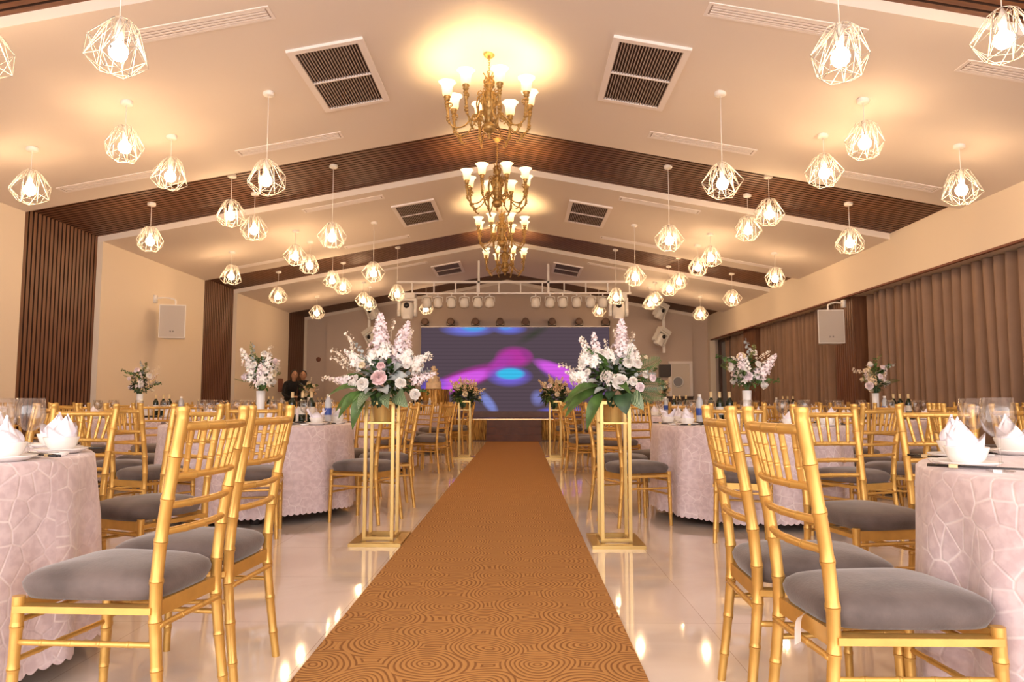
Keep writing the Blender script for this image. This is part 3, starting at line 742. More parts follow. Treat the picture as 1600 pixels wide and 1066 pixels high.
# things along the back wall
o = obj('wall_monitor', MB().box((4.16, YB - .18, 1.82), (.34, .06, .36)), 'dark_metal', None, False); tag(o, 'small black wall panel beside the porthole door', 'monitor')
o = obj('low_cabinet', MB().box((4.45, 20.55, .53), (.80, .45, 1.06)).box((4.45, 20.55, 1.07), (.84, .49, .03)), 'cabinet_dark', None, False); tag(o, 'low dark brown cabinet below the porthole door', 'cabinet')
o = obj('wall_sensor', MB().lathe([(.001, .03), (.05, .03), (.07, 0)], 14, (0, 0, 0), Matrix.Translation((-5.85, YB - .01, 2.16)) @ Matrix.Rotation(PI / 2, 4, 'X')), 'red_brown'); tag(o, 'small round brown fitting on the back wall at left', 'wall fitting')
o = obj('wall_box', MB().box((-6.17, 18.6, 1.36), (.08, .18, .34)), 'red_brown', None, False); tag(o, 'small brown box low on the left wall before the last wood panel', 'wall box')

# carpet
o = obj('aisle_carpet', MB().box((-.17, 7.95, .005), (1.21, 18.0, .010)), 'carpet_pattern', None, False); tag(o, 'long gold brown aisle carpet with concentric ring pattern', 'carpet')

# ================================================================== chairs
def bamboo(mb, path, r_, nodes, n_=10, flare=None):
    """tube along a path with raised rings at the given fractions"""
    pts = smoothpath(path, 5); Ls = [0]
    for i in range(1, len(pts)): Ls.append(Ls[-1] + (pts[i] - pts[i - 1]).length)
    T = Ls[-1]
    def at(d):
        d = max(0, min(T - 1e-7, d))
        for i in range(1, len(pts)):
            if Ls[i] >= d: 
                q = (d - Ls[i - 1]) / max(1e-9, Ls[i] - Ls[i - 1]); return pts[i - 1].lerp(pts[i], q)
        return pts[-1]
    ds = {round(d, 5): 1.0 for d in [T * k / 12 for k in range(13)]}
    for f_ in nodes:
        d = T * f_
        for o_, s_ in ((-.012, 1.0), (-.005, 1.10), (-.0012, 1.13), (0, .93), (.0012, 1.13), (.005, 1.10), (.012, 1.0)): ds[round(d + o_, 5)] = s_
    ks = sorted(k for k in ds if -1e-4 <= k <= T + 1e-4)
    rad = []
    for k in ks:
        rr = r_ * ds[k]
        if flare: rr *= flare(k / T)
        rad.append(rr)
    return mb.tube([at(k) for k in ks], rad, n_)
def chair_meshes():
    g = {}
    ZS = .40
    for s_ in (-1, 1):
        p = [(s_ * .168, -.232, 0), (s_ * .160, -.208, .20), (s_ * .155, -.192, .40), (s_ * .158, -.205, .58), (s_ * .164, -.235, .76), (s_ * .170, -.262, .905)]
        mb = bamboo(MB(), p, .0158, [.10, .24, .38, .50, .62, .75, .88], flare=lambda t: .86 + .22 * min(1, t * 2.2))
        mb.lathe([(.001, .936), (.016, .935), (.0185, .929), (.018, .922), (.0165, .918), (.0165, .900)], 12, (s_ * .170, -.262, 0))
        g['post%d' % s_] = mb.mesh('back_post', 'gold', sharp=50)
        p = [(s_ * .190, .208, 0), (s_ * .187, .203, .2), (s_ * .185, .198, .41)]
        g['leg%d' % s_] = bamboo(MB(), p, .0165, [.22, .52, .80], flare=lambda t: .78 + .25 * t).mesh('leg', 'gold', sharp=50)
    mb = MB()
    mb.beam((-.155, -.19, ZS - .022), (.155, -.19, ZS - .022), .018, .042)
    mb.beam((-.185, .200, ZS - .022), (.185, .200, ZS - .022), .018, .042)
    for s_ in (-1, 1): mb.beam((s_ * .156, -.19, ZS - .022), (s_ * .186, .200, ZS - .022), .042, .018)
    g['frame'] = mb.mesh('seat_frame', 'gold', smooth=False)
    def rail(z, y, x, bow, r_=.0105):
        return bamboo(MB(), [(-x, y, z), (-x * .5, y - bow, z), (0, y - bow * 1.25, z), (x * .5, y - bow, z), (x, y, z)], r_, [.25, .5, .75], 9)
    g['top_rail'] = rail(.880, -.258, .170, .020, .0135).mesh('top_rail', 'gold')
    g['cross1'] = rail(.740, -.231, .163, .020, .0105).mesh('cross_rail', 'gold')
    g['cross2'] = rail(.660, -.217, .160, .020).mesh('cross_rail', 'gold')
    g['cross3'] = rail(.588, -.206, .158, .018).mesh('cross_rail', 'gold')
    sp = []
    for k in range(6):
        u = -1 + 2 * (k + .5) / 6
        a = (u * .150 * .88, -.231 - .024 * (1 - u * u), .742); b_ = (u * .158, -.258 - .024 * (1 - u * u), .878)
        sp.append(bamboo(MB(), [a, b_], .0084, [.33, .67], 8).mesh('spindle', 'gold'))
    g['spindles'] = sp
    st = []
    for s_ in (-1, 1): st.append(bamboo(MB(), [(s_ * .160, -.21, .285), (s_ * .187, .204, .285)], .0085, [.2, .4, .6, .8], 8))
    st.append(bamboo(MB(), [(-.159, -.205, .335), (.159, -.205, .335)], .0085, [.33, .67], 8))
    st.append(bamboo(MB(), [(-.186, .203, .34), (.186, .203, .34)], .0085, [.25, .5, .75], 8))
    st.append(bamboo(MB(), [(-.187, .205, .235), (.187, .205, .235)], .0085, [.25, .5, .75], 8))
    g['stretch'] = [x.mesh('stretcher', 'gold') for x in st]
    # cushion: rounded trapezoid pillow
    n_ = 48; rings = [(.0, .90, ZS + .0), (.5, .97, ZS + .0), (.9, 1.0, ZS + .012), (1, 1.035, ZS + .026), (1, 1.045, ZS + .040), (1, 1.01, ZS + .056), (1, .92, ZS + .068), (1, .74, ZS + .079), (1, .42, ZS + .086), (1, .12, ZS + .088)]
    vs = []
    for (q, sc_, z) in [(0, .5, ZS)] + [(r_[0], r_[1], r_[2]) for r_ in rings]:
        for k in range(n_):
            a = 2 * PI * k / n_; e = .40
            cx = math.copysign(abs(math.cos(a)) ** e, math.cos(a)); cy = math.copysign(abs(math.sin(a)) ** e, math.sin(a))
            y = cy * .210 * sc_; wx = (.160 + .026 * (y + .2) / .4)
            vs.append((cx * wx * sc_, y + .014, z))
    R_ = len(rings) + 1
    mb = MB().add(vs, [(i * n_ + k, i * n_ + (k + 1) % n_, (i + 1) * n_ + (k + 1) % n_, (i + 1) * n_ + k) for i in range(R_ - 1) for k in range(n_)] + [tuple(range(n_ - 1, -1, -1)), tuple(range((R_ - 1) * n_, R_ * n_))])
    g['cushion'] = mb.mesh('seat_cushion', 'velvet')
    return g
G = chair_meshes()
def chair_proto(full):
    t = thing('banquet_chair', 'x', 'chair')
    obj('seat_cushion', G['cushion'], parent=t); obj('seat_frame', G['frame'], parent=t)
    for s_ in (-1, 1): obj('back_post', G['post%d' % s_], parent=t); obj('leg', G['leg%d' % s_], parent=t)
    for k in ('top_rail', 'cross1', 'cross2', 'cross3'): obj('top_rail' if k == 'top_rail' else 'cross_rail', G[k], parent=t)
    if full:
        for m_ in G['spindles']: obj('spindle', m_, parent=t)
        for m_ in G['stretch']: obj('stretcher', m_, parent=t)
    else:
        def join(name, ms):
            mb = MB()
            for m_ in ms: mb.add([v.co for v in m_.vertices], [tuple(p.vertices) for p in m_.polygons])
            obj(name, mb, 'gold', t)
        join('spindles', G['spindles']); join('stretchers', G['stretch'])
    return t
chair_near = chair_proto(True); chair_near.name = 'banquet_chair'
chair_far = chair_proto(False); chair_far.name = 'banquet_chair.900'
def put_chair(x, y, ang, label, group, far=False):
    """ang: direction the sitter faces, degrees"""
    return inst(chair_far if far else chair_near, (x, y, 0), math.radians(ang - 90), label, group)
SPOT = [(-18, 'right side, nearer'), (18, 'right side, farther'), (54, 'far right corner'), (90, 'far side'), (126, 'far left corner'), (162, 'left side, farther'), (198, 'left side, nearer'), (234, 'near left corner'), (270, 'near side'), (306, 'near right corner')]

# ================================================================== tables
def cloth_mesh(seed, R_=.795, HT=.755):
    rnd = random.Random(seed); n_ = 880; ph = [rnd.uniform(0, 6.28) for _ in range(5)]; nf = rnd.choice((13, 14, 15))
    def fold(a):
        v = .55 * math.sin(nf * a + 1.2 * math.sin(2 * a + ph[0])) + .30 * math.sin((nf + 6) * a + ph[1]) + .25 * math.sin(5 * a + ph[2])
        return v
    prof = [(0, 0, 'd'), (.3, 0, 'd'), (.6, 0, 'd'), (.77, 0, 'd'), (.79, -.003, 'd'), (.80, -.012, 'd')]
    vs = []; uv = []
    for (r_, dz, _) in prof:
        for k in range(n_):
            a = 2 * PI * k / n_; rr = r_ / .8 * R_
            vs.append((rr * math.cos(a), rr * math.sin(a), HT + dz)); uv.append((a * R_, r_ - .8))
    rows = 12
    for j in range(1, rows + 1):
        t = j / rows
        for k in range(n_):
            a = 2 * PI * k / n_; fd = fold(a)
            rr = R_ + .003 + .016 * t + (.014 + .024 * t) * fd * min(1, t * 3)
            z = HT - .012 - (HT - .012 - .072) * t
            if j == rows: z += -.012 * abs(math.sin(a * 55)) + .012 * math.sin(3 * a + ph[3]) 
            elif j == rows - 1: z += .006
            ss = t * .7
            vs.append((rr * math.cos(a), rr * math.sin(a), z)); uv.append((a * R_, ss))
    R2 = len(prof) + rows
    fs = [(i * n_ + k, i * n_ + (k + 1) % n_, (i + 1) * n_ + (k + 1) % n_, (i + 1) * n_ + k) for i in range(R2 - 1) for k in range(n_)]
    return MB().add(vs, fs, [(u + 1e-5, v + 1.0) for u, v in uv]).mesh('tablecloth', 'cloth_damask')
cloths = [cloth_mesh(i) for i in (1, 2, 3)]
TP = .755
def table_proto():
    t = thing('banquet_table', 'x', 'table')
    obj('tabletop', MB().lathe([(.001, .725), (.77, .725), (.78, .735), (.77, .745), (.001, .745)], 48), 'wood_wall', t)
    obj('column', MB().lathe([(.05, .12), (.035, .3), (.05, .725)], 16), 'dark_metal', t)
    for k in range(4):
        a = k * PI / 2 + .5; d = Vector((math.cos(a), math.sin(a), 0))
        obj('leg', MB().tube(smoothpath([d * .03 + Vector((0, 0, .2)), d * .3 + Vector((0, 0, .10)), d * .62 + Vector((0, 0, .035))], 4), .02, 8).box(d * .64 + Vector((0, 0, .02)), (.06, .06, .04)), 'dark_metal', t)
    return t
tp = table_proto()
lazy = thing('lazy_susan', 'x', 'turntable')
obj('glass_disc', MB().lathe([(.001, 0), (.44, 0), (.448, .004), (.44, .009), (.001, .009)], 64), 'smoked_glass', lazy)
obj('swivel_base', MB().lathe([(.001, -.012), (.12, -.012), (.12, 0), (.001, 0)], 24), 'dark_metal', lazy)
# crockery
def lathe_thing(name, cat, parts):
    t = thing(name, 'x', cat)
    for (pn, pr, mt, n_) in parts: obj(pn, MB().lathe(pr, n_), mt, t)
    return t
def single(name, mb, mt, cat):
    o = obj(name, mb, mt); return tag(o, 'x', cat)
plate = single('dinner_plate', MB().lathe([(.001, .004), (.05, .004), (.055, .006), (.088, .018), (.090, .020), (.088, .016), (.055, .0), (.001, 0)], 32), 'porcelain', 'plate')
bowl = single('rice_bowl', MB().lathe([(.001, .006), (.025, .008), (.045, .028), (.057, .055), (.059, .057), (.060, .055), (.048, .022), (.030, .003), (.028, 0), (.001, 0)], 32), 'porcelain', 'bowl')
dish = single('sauce_dish', MB().lathe([(.001, .003), (.022, .003), (.036, .014), (.038, .014), (.026, 0), (.001, 0)], 24), 'porcelain', 'dish')
def spoon_mb():
    mb = MB(); n_ = 12; vs = []
    for i in range(n_):
        t = i / (n_ - 1); x = t * .125; z = .012 + .020 * (1 - t) ** 2 * 0 + .022 * max(0, t - .35) ** 1.2; wd = .021 * math.sqrt(max(.02, 1 - ((t - .16) / .2) ** 2)) if t < .32 else .007 + .003 * t
        for s_ in (-1, -.4, .4, 1): vs.append((x, s_ * wd, z - (.007 * (1 - s_ * s_) if t < .34 else .002 * (1 - s_ * s_))))
    fs = [(i * 4 + k, i * 4 + k + 1, (i + 1) * 4 + k + 1, (i + 1) * 4 + k) for i in range(n_ - 1) for k in range(3)]
    mb.add(vs, fs); mb.add([Vector(v) + Vector((0, 0, .003)) for v in vs], [tuple(reversed(f)) for f in fs]); return mb
spoon = single('soup_spoon', spoon_mb(), 'porcelain', 'spoon')
cs = thing('chopsticks', 'x', 'chopsticks')
for s_ in (-1, 1):
    obj('stick', MB().tube([(-.12, s_ * .006, .012), (.11, s_ * .005, .012)], [.0042, .0025], 6), 'black_lacquer', cs)
obj('gold_band', MB().box((-.055, 0, .012), (.022, .021, .0095)), 'bottle_capsule', cs, False)
obj('rest', MB().box((.05, 0, .004), (.02, .035, .008)), 'porcelain', cs, False)
def napkin_mb(kind):
    mb = MB(); n_ = 28; vs = []; rows = 7
    for j in range(rows):
        t = j / (rows - 1)
        for k in range(n_):
            a = 2 * PI * k / n_
            if kind == 0:   # plump tulip with one leaning point
                rr = .044 * (1 - t ** 2.4) * (.72 + .5 * math.sin(PI * min(1, t * 1.1))) + .003
                top = .118 + .022 * max(0, math.cos(a)) - .015 * max(0, math.sin(a + 1))
                x = rr * math.cos(a) * .92 + .016 * t; y = rr * math.sin(a) * .8 * (1 + .12 * math.sin(3 * a))
            else:           # wings spread to both sides
                top = .050 + .062 * abs(math.sin(a)) ** 1.5 + .010 * math.cos(5 * a)
                x = .038 * math.cos(a) * (1 - .15 * t); y = math.sin(a) * (.034 + .050 * t ** 1.3)
            vs.append((x + .003 * math.sin(7 * a + 3 * t), y + .003 * math.cos(5 * a), .0 + t * top))
    mb.add(vs, [(j * n_ + k, j * n_ + (k + 1) % n_, (j + 1) * n_ + (k + 1) % n_, (j + 1) * n_ + k) for j in range(rows - 1) for k in range(n_)])
    # collar folded round the foot
    vs = []
    for (z, r_) in ((0, .026), (.02, .038), (.040, .046), (.064, .050), (.040, .042)):
        for k in range(n_):
            a = 2 * PI * k / n_; vs.append((r_ * math.cos(a), r_ * math.sin(a), z + .020 * math.cos(a * 2 + .5) * (z > .05)))
    mb.add(vs, [(j * n_ + k, j * n_ + (k + 1) % n_, (j + 1) * n_ + (k + 1) % n_, (j + 1) * n_ + k) for j in range(4) for k in range(n_)])
    return mb
nap = [single('folded_napkin', napkin_mb(0), 'napkin', 'napkin'), single('folded_napkin.900', napkin_mb(1), 'napkin', 'napkin')]
wg = thing('wine_glass', 'x', 'wine glass')
obj('bowl', MB().lathe([(.003, .092), (.018, .096), (.036, .115), (.045, .145), (.0445, .17), (.040, .205), (.0385, .205), (.043, .17), (.0435, .145), (.034, .117), (.016, .099), (.001, .096)], 28), 'clear_glass', wg)
obj('stem', MB().lathe([(.012, .003), (.004, .012), (.0036, .06), (.005, .094), (.003, .096)], 12), 'clear_glass', wg)
obj('foot', MB().lathe([(.001, 0), (.035, 0), (.035, .002), (.012, .005), (.001, .006)], 24), 'clear_glass', wg)
wb = thing('wine_bottle', 'x', 'bottle')
obj('body', MB().lathe([(.001, 0), (.036, 0), (.038, .01), (.038, .185), (.034, .205), (.016, .235), (.014, .25), (.014, .30), (.001, .30)], 20), 'bottle_glass', wb)
obj('capsule', MB().lathe([(.0155, .245), (.0155, .304), (.001, .305)], 16), 'bottle_capsule', wb)
obj('paper_label', MB().lathe([(.0385, .07), (.0385, .15)], 20), 'bottle_label', wb)
wt = thing('water_bottle', 'x', 'bottle')
obj('body', MB().lathe([(.001, 0), (.031, 0), (.033, .01), (.031, .09), (.033, .14), (.030, .19), (.014, .225), (.014, .235), (.001, .235)], 20), 'water_plastic', wt)
obj('wrap_label', MB().lathe([(.0335, .06), (.0335, .125)], 20), 'water_label', wt)
obj('cap', MB().lathe([(.016, .228), (.016, .25), (.001, .25)], 14), 'white_plastic', wt)
vase = single('flower_vase', MB().lathe([(.001, 0), (.033, 0), (.036, .01), (.035, .15), (.038, .262), (.035, .262), (.032, .15), (.031, .02), (.001, .015)], 28, fn=lambda a, z: 1 + .02 * math.cos(12 * a)), 'vase_white', 'vase')

# ================================================================== flowers
def rose_mesh(mt, seed, tint=None):
    rnd = random.Random(seed); mb = MB()
    def petal(a, tilt, rad, wd, ht, curl, z0):
        vs = []; nu, nv = 5, 5
        for j in range(nv):
            t = j / (nv - 1)
            for i in range(nu):
                u = -1 + 2 * i / (nu - 1)
                w_ = wd * math.sin(PI * (.18 + .72 * t)) ** .7
                r_ = rad * (.35 + .65 * math.sin(t * PI / 2)) + curl * max(0, t - .6) ** 1.3 - .25 * rad * u * u * 0
                z = z0 + ht * t - curl * .5 * max(0, t - .75) - .12 * ht * abs(u) ** 2
                ang = a + u * w_ / max(rad, .008)
                vs.append((r_ * math.cos(ang), r_ * math.sin(ang), z + rnd.uniform(-.001, .001)))
        mb.add(vs, [(j * nu + i, j * nu + i + 1, (j + 1) * nu + i + 1, (j + 1) * nu + i) for j in range(nv - 1) for i in range(nu - 1)])
    for (cnt, rad, wd, ht, curl, z0) in ((3, .007, .012, .034, .0, .012), (4, .013, .016, .037, .002, .007), (5, .020, .020, .036, .006, .002), (6, .027, .024, .031, .013, -.004), (6, .034, .027, .024, .024, -.010)):
        o_ = rnd.uniform(0, 6)
        for k in range(cnt): petal(o_ + 2 * PI * k / cnt + rnd.uniform(-.15, .15), 0, rad, wd, ht, curl, z0)
    mb.lathe([(.001, -.012), (.02, -.01), (.03, .0), (.02, .012), (.001, .02)], 10)
    return mb.mesh('rose', mt)
def blossom(mb, c, d, r_, rnd, np_=5):
    q = Vector(d).normalized().to_track_quat('Z', 'Y'); o_ = rnd.uniform(0, 6)
    for k in range(np_):
        a = o_ + 2 * PI * k / np_; ca, sa = math.cos(a), math.sin(a)
        pts = [(0, 0, 0), (.45 * r_ * ca - .32 * r_ * sa, .45 * r_ * sa + .32 * r_ * ca, .12 * r_), (r_ * ca - .16 * r_ * sa, r_ * sa + .16 * r_ * ca, .30 * r_), (r_ * ca + .16 * r_ * sa, r_ * sa - .16 * r_ * ca, .30 * r_), (.45 * r_ * ca + .32 * r_ * sa, .45 * r_ * sa - .32 * r_ * ca, .12 * r_)]
        mb.add([Vector(c) + q @ Vector(p) for p in pts], [(0, 4, 3, 2, 1)])
def spike_mesh(mt, seed, ln=.34, wd=.055, cnt=46, br=.019):
    rnd = random.Random(seed); mb = MB()
    mb.tube([(0, 0, 0), (.004, .003, ln * .5), (0, 0, ln)], [.003, .0025, .001], 5, mi=1)
    for i in range(cnt):
        t = (i + .5) / cnt; a = i * 2.4; rr = wd * (1 - t) ** .62 * rnd.uniform(.25, 1.15) + .004
        z = ln * (.12 + .88 * t)
        d = (math.cos(a), math.sin(a), .5)
        n0 = len(mb.f)
        blossom(mb, (rr * d[0], rr * d[1], z), d, br * (1.05 - .62 * t) * rnd.uniform(.8, 1.15), rnd)
    return mb.mesh('flower_spike', [mt, 'stem_green'])
def leaf_mesh(mt, ln, wd, shape='pointed', droop=.25, name='leaf'):
    mb = MB(); nl, nw = 10, 5; vs = []; uv = []
    for j in range(nl + 1):
        t = j / nl
        if shape == 'pointed': w_ = wd * math.sin(PI * t ** .75) ** .9 + .001
        elif shape == 'heart': w_ = wd * (math.sin(PI * min(1, (t + .12) ** .6)) ** .6 if t < .98 else .02) + .001
        else: w_ = wd * (math.sin(PI * t) ** .6) + .001
        x = ln * t; z = .12 * ln * math.sin(PI * t * .8) - droop * ln * t * t
        for i in range(nw):
            u = -1 + 2 * i / (nw - 1); vs.append((x - .05 * ln * abs(u) * 0, u * w_, z + .25 * w_ * abs(u))); uv.append((t + .001, .5 + u / 2))
    mb.add(vs, [(j * nw + i, j * nw + i + 1, (j + 1) * nw + i + 1, (j + 1) * nw + i) for j in range(nl) for i in range(nw - 1)], uv)
    return mb.mesh(name, mt)
def frond_mesh(mt, ln=.24, name='fern_frond'):
    mb = MB(); mb.tube([(0, 0, 0), (ln * .5, 0, .03), (ln, 0, .01)], [.003, .002, .001], 5)
    for i in range(16):
        t = (i + 1) / 17; x = ln * t; z = .03 * math.sin(PI * t * .8); l_ = .055 * math.sin(PI * (t * .85 + .1)) + .008
        for s_ in (-1, 1):
            e = Vector((x + l_ * .45, s_ * l_, z - .01)); a = Vector((x, 0, z)); d = (e - a); sd = Vector((-d.y, d.x, 0)).normalized() * .0042
            mb.add([a, a + d * .45 + sd, e, a + d * .45 - sd], [(0, 1, 2, 3)])
    return mb.mesh(name, mt)
def sprig_mesh(mt, seed, ln=.26, r_=.02, cnt=16, name='eucalyptus_sprig'):
    rnd = random.Random(seed); mb = MB(); pts = smoothpath([(0, 0, 0), (ln * .5, .01, .02), (ln, -.01, -.01)], 6); mb.tube(pts, .0022, 5)
    for i in range(cnt):
        t = .15 + .85 * i / cnt; p = pts[int(t * (len(pts) - 1))]; a = i * 2.3
        d = Vector((.5, math.cos(a), math.sin(a))).normalized(); c = p + d * r_ * .9; q = Vector((rnd.uniform(-1, 1), rnd.uniform(-1, 1), rnd.uniform(-1, 1))).to_track_quat('Z', 'Y')
        rr = r_ * rnd.uniform(.7, 1.1) * (1.15 - .5 * t)
        mb.add([c + q @ Vector((rr * math.cos(b_), rr * math.sin(b_) * .85, .1 * rr * math.cos(2 * b_))) for b_ in [2 * PI * k / 8 for k in range(8)]], [tuple(range(8))])
    return mb.mesh(name, mt)
def twig_mesh(seed, ln=.26):
    rnd = random.Random(seed); mb = MB(); pts = smoothpath([(0, 0, 0), (ln * .4, .012, .01), (ln * .75, -.01, .035), (ln, .005, .03)], 6); mb.tube(pts, .002, 5)
    for i in range(14):
        t = .35 + .65 * i / 13; p = pts[int(t * (len(pts) - 1))]; a = i * 2.1; d = Vector((.6, math.cos(a), math.sin(a) + .2)).normalized()
        mb.tube([p, p + d * .02], .001, 4); c = p + d * .022
        if i % 2: mb.ball(c, .006 * (1.4 - .6 * t), 6, 4, (1, 1, 1.3))
        else: blossom(mb, c, d, .016, rnd, 5)
    return mb.mesh('budding_twig', 'bud_cream')
def foliage_mesh(mt, seed, r_=.17, cnt=170, zs=.75, ls=.07):
    rnd = random.Random(seed); mb = MB()
    for i in range(cnt):
        d = Vector((rnd.gauss(0, 1), rnd.gauss(0, 1), rnd.gauss(0, .8) + .35)).normalized(); p = Vector((d.x, d.y, d.z * zs)) * r_ * rnd.uniform(.35, 1)
        q = (d + Vector((rnd.uniform(-.6, .6), rnd.uniform(-.6, .6), rnd.uniform(-.5, .5)))).to_track_quat('X', 'Z'); l_ = ls * rnd.uniform(.6, 1.2); w_ = l_ * .26
        mb.add([p + q @ Vector(v) for v in ((0, 0, 0), (l_ * .35, w_, .008), (l_ * .75, w_ * .7, 0), (l_, 0, -.01), (l_ * .75, -w_ * .7, 0), (l_ * .35, -w_, .008))], [(0, 1, 2, 3), (0, 3, 4, 5)])
    return mb.mesh('foliage', mt)
FM = {}
for k, mt in (('rw', 'petal_white'), ('rp', 'petal_pink'), ('rb', 'petal_blush'), ('rc', 'petal_cream'), ('ro', 'petal_peach')): FM[k] = rose_mesh(mt, len(k) + ord(k[1]))
FM['sb'] = spike_mesh('petal_blush', 4, .34, .064, 44, .036); FM['sw'] = spike_mesh('petal_white', 5, .34, .064, 44, .036); FM['sd'] = spike_mesh('petal_blush', 6, .46, .088, 74, .047); FM['ss'] = spike_mesh('petal_sand', 7, .34, .06, 56, .028); FM['sp'] = spike_mesh('petal_peach', 9, .34, .06, 56, .028)
FM['cl'] = spike_mesh('petal_white', 8, .10, .075, 46, .034)
FM['lg'] = leaf_mesh('leaf_green', .26, .042, 'pointed', .35); FM['ld'] = leaf_mesh('leaf_veined', .17, .055, 'heart', .35, 'veined_leaf'); FM['ly'] = leaf_mesh('leaf_dark', .16, .06, 'heart', .3)
FM['lgr'] = leaf_mesh('leaf_grey', .12, .038, 'pointed', .2, 'grey_leaf')
FM['ff'] = frond_mesh('leaf_green'); FM['fv'] = frond_mesh('leaf_veined', .22)
FM['eu'] = sprig_mesh('leaf_grey', 2); FM['eg'] = sprig_mesh('leaf_green', 3, .28, .022, 22, 'leafy_sprig'); FM['eo'] = sprig_mesh('leaf_olive', 5, .24, .014, 26, 'leafy_sprig')
FM['tw'] = twig_mesh(1); FM['tx'] = twig_mesh(2)
FM['fo'] = foliage_mesh('leaf_dark', 1); FM['fg'] = foliage_mesh('leaf_green', 2); FM['fe'] = foliage_mesh('leaf_grey', 3, .19, 70, .8, .06)
PN = dict(rw='rose', rp='rose', rb='rose', rc='rose', ro='rose', sb='flower_spike', sw='flower_spike', sd='flower_spike', ss='flower_spike', sp='flower_spike', cl='flower_cluster', lg='leaf', ld='veined_leaf', ly='dark_leaf',
          lgr='grey_leaf', ff='fern_frond', fv='fern_frond', eu='eucalyptus_sprig', eg='leafy_sprig', eo='leafy_sprig', tw='budding_twig', tx='budding_twig', fo='foliage', fg='foliage', fe='grey_foliage')
ZAX = {'rw', 'rp', 'rb', 'rc', 'ro', 'sb', 'sw', 'sd', 'ss', 'sp', 'cl'}
def fl(t, k, p, d, s_=1.0, roll=0):
    o = obj(PN[k], FM[k], parent=t); o.location = p
    q = Vector(d).normalized().to_track_quat('Z' if k in ZAX else 'X', 'Y' if k in ZAX else 'Z')
    o.rotation_mode = 'QUATERNION'
    o.rotation_quaternion = q @ (Matrix.Rotation(roll, 3, 'Z' if k in ZAX else 'X').to_quaternion())
    o.scale = (s_,) * 3
    if k in ('fo', 'fg', 'fe'): o['kind'] = 'stuff'
    return o
def dome(t, specs):
    """specs: (kind, dx, dz, dy, scale[, direction])"""
    for sp_ in specs:
        k, dx, dz, dy, s_ = sp_[:5]
        if len(sp_) > 5: d = sp_[5]
        else: d = (dx * 1.0, dy * 1.0 - .12, dz - .10)
        fl(t, k, (dx, dy, dz), d, s_, dx * 7 + dz * 3)
GF = 'tall stand flower arrangements beside the carpet'
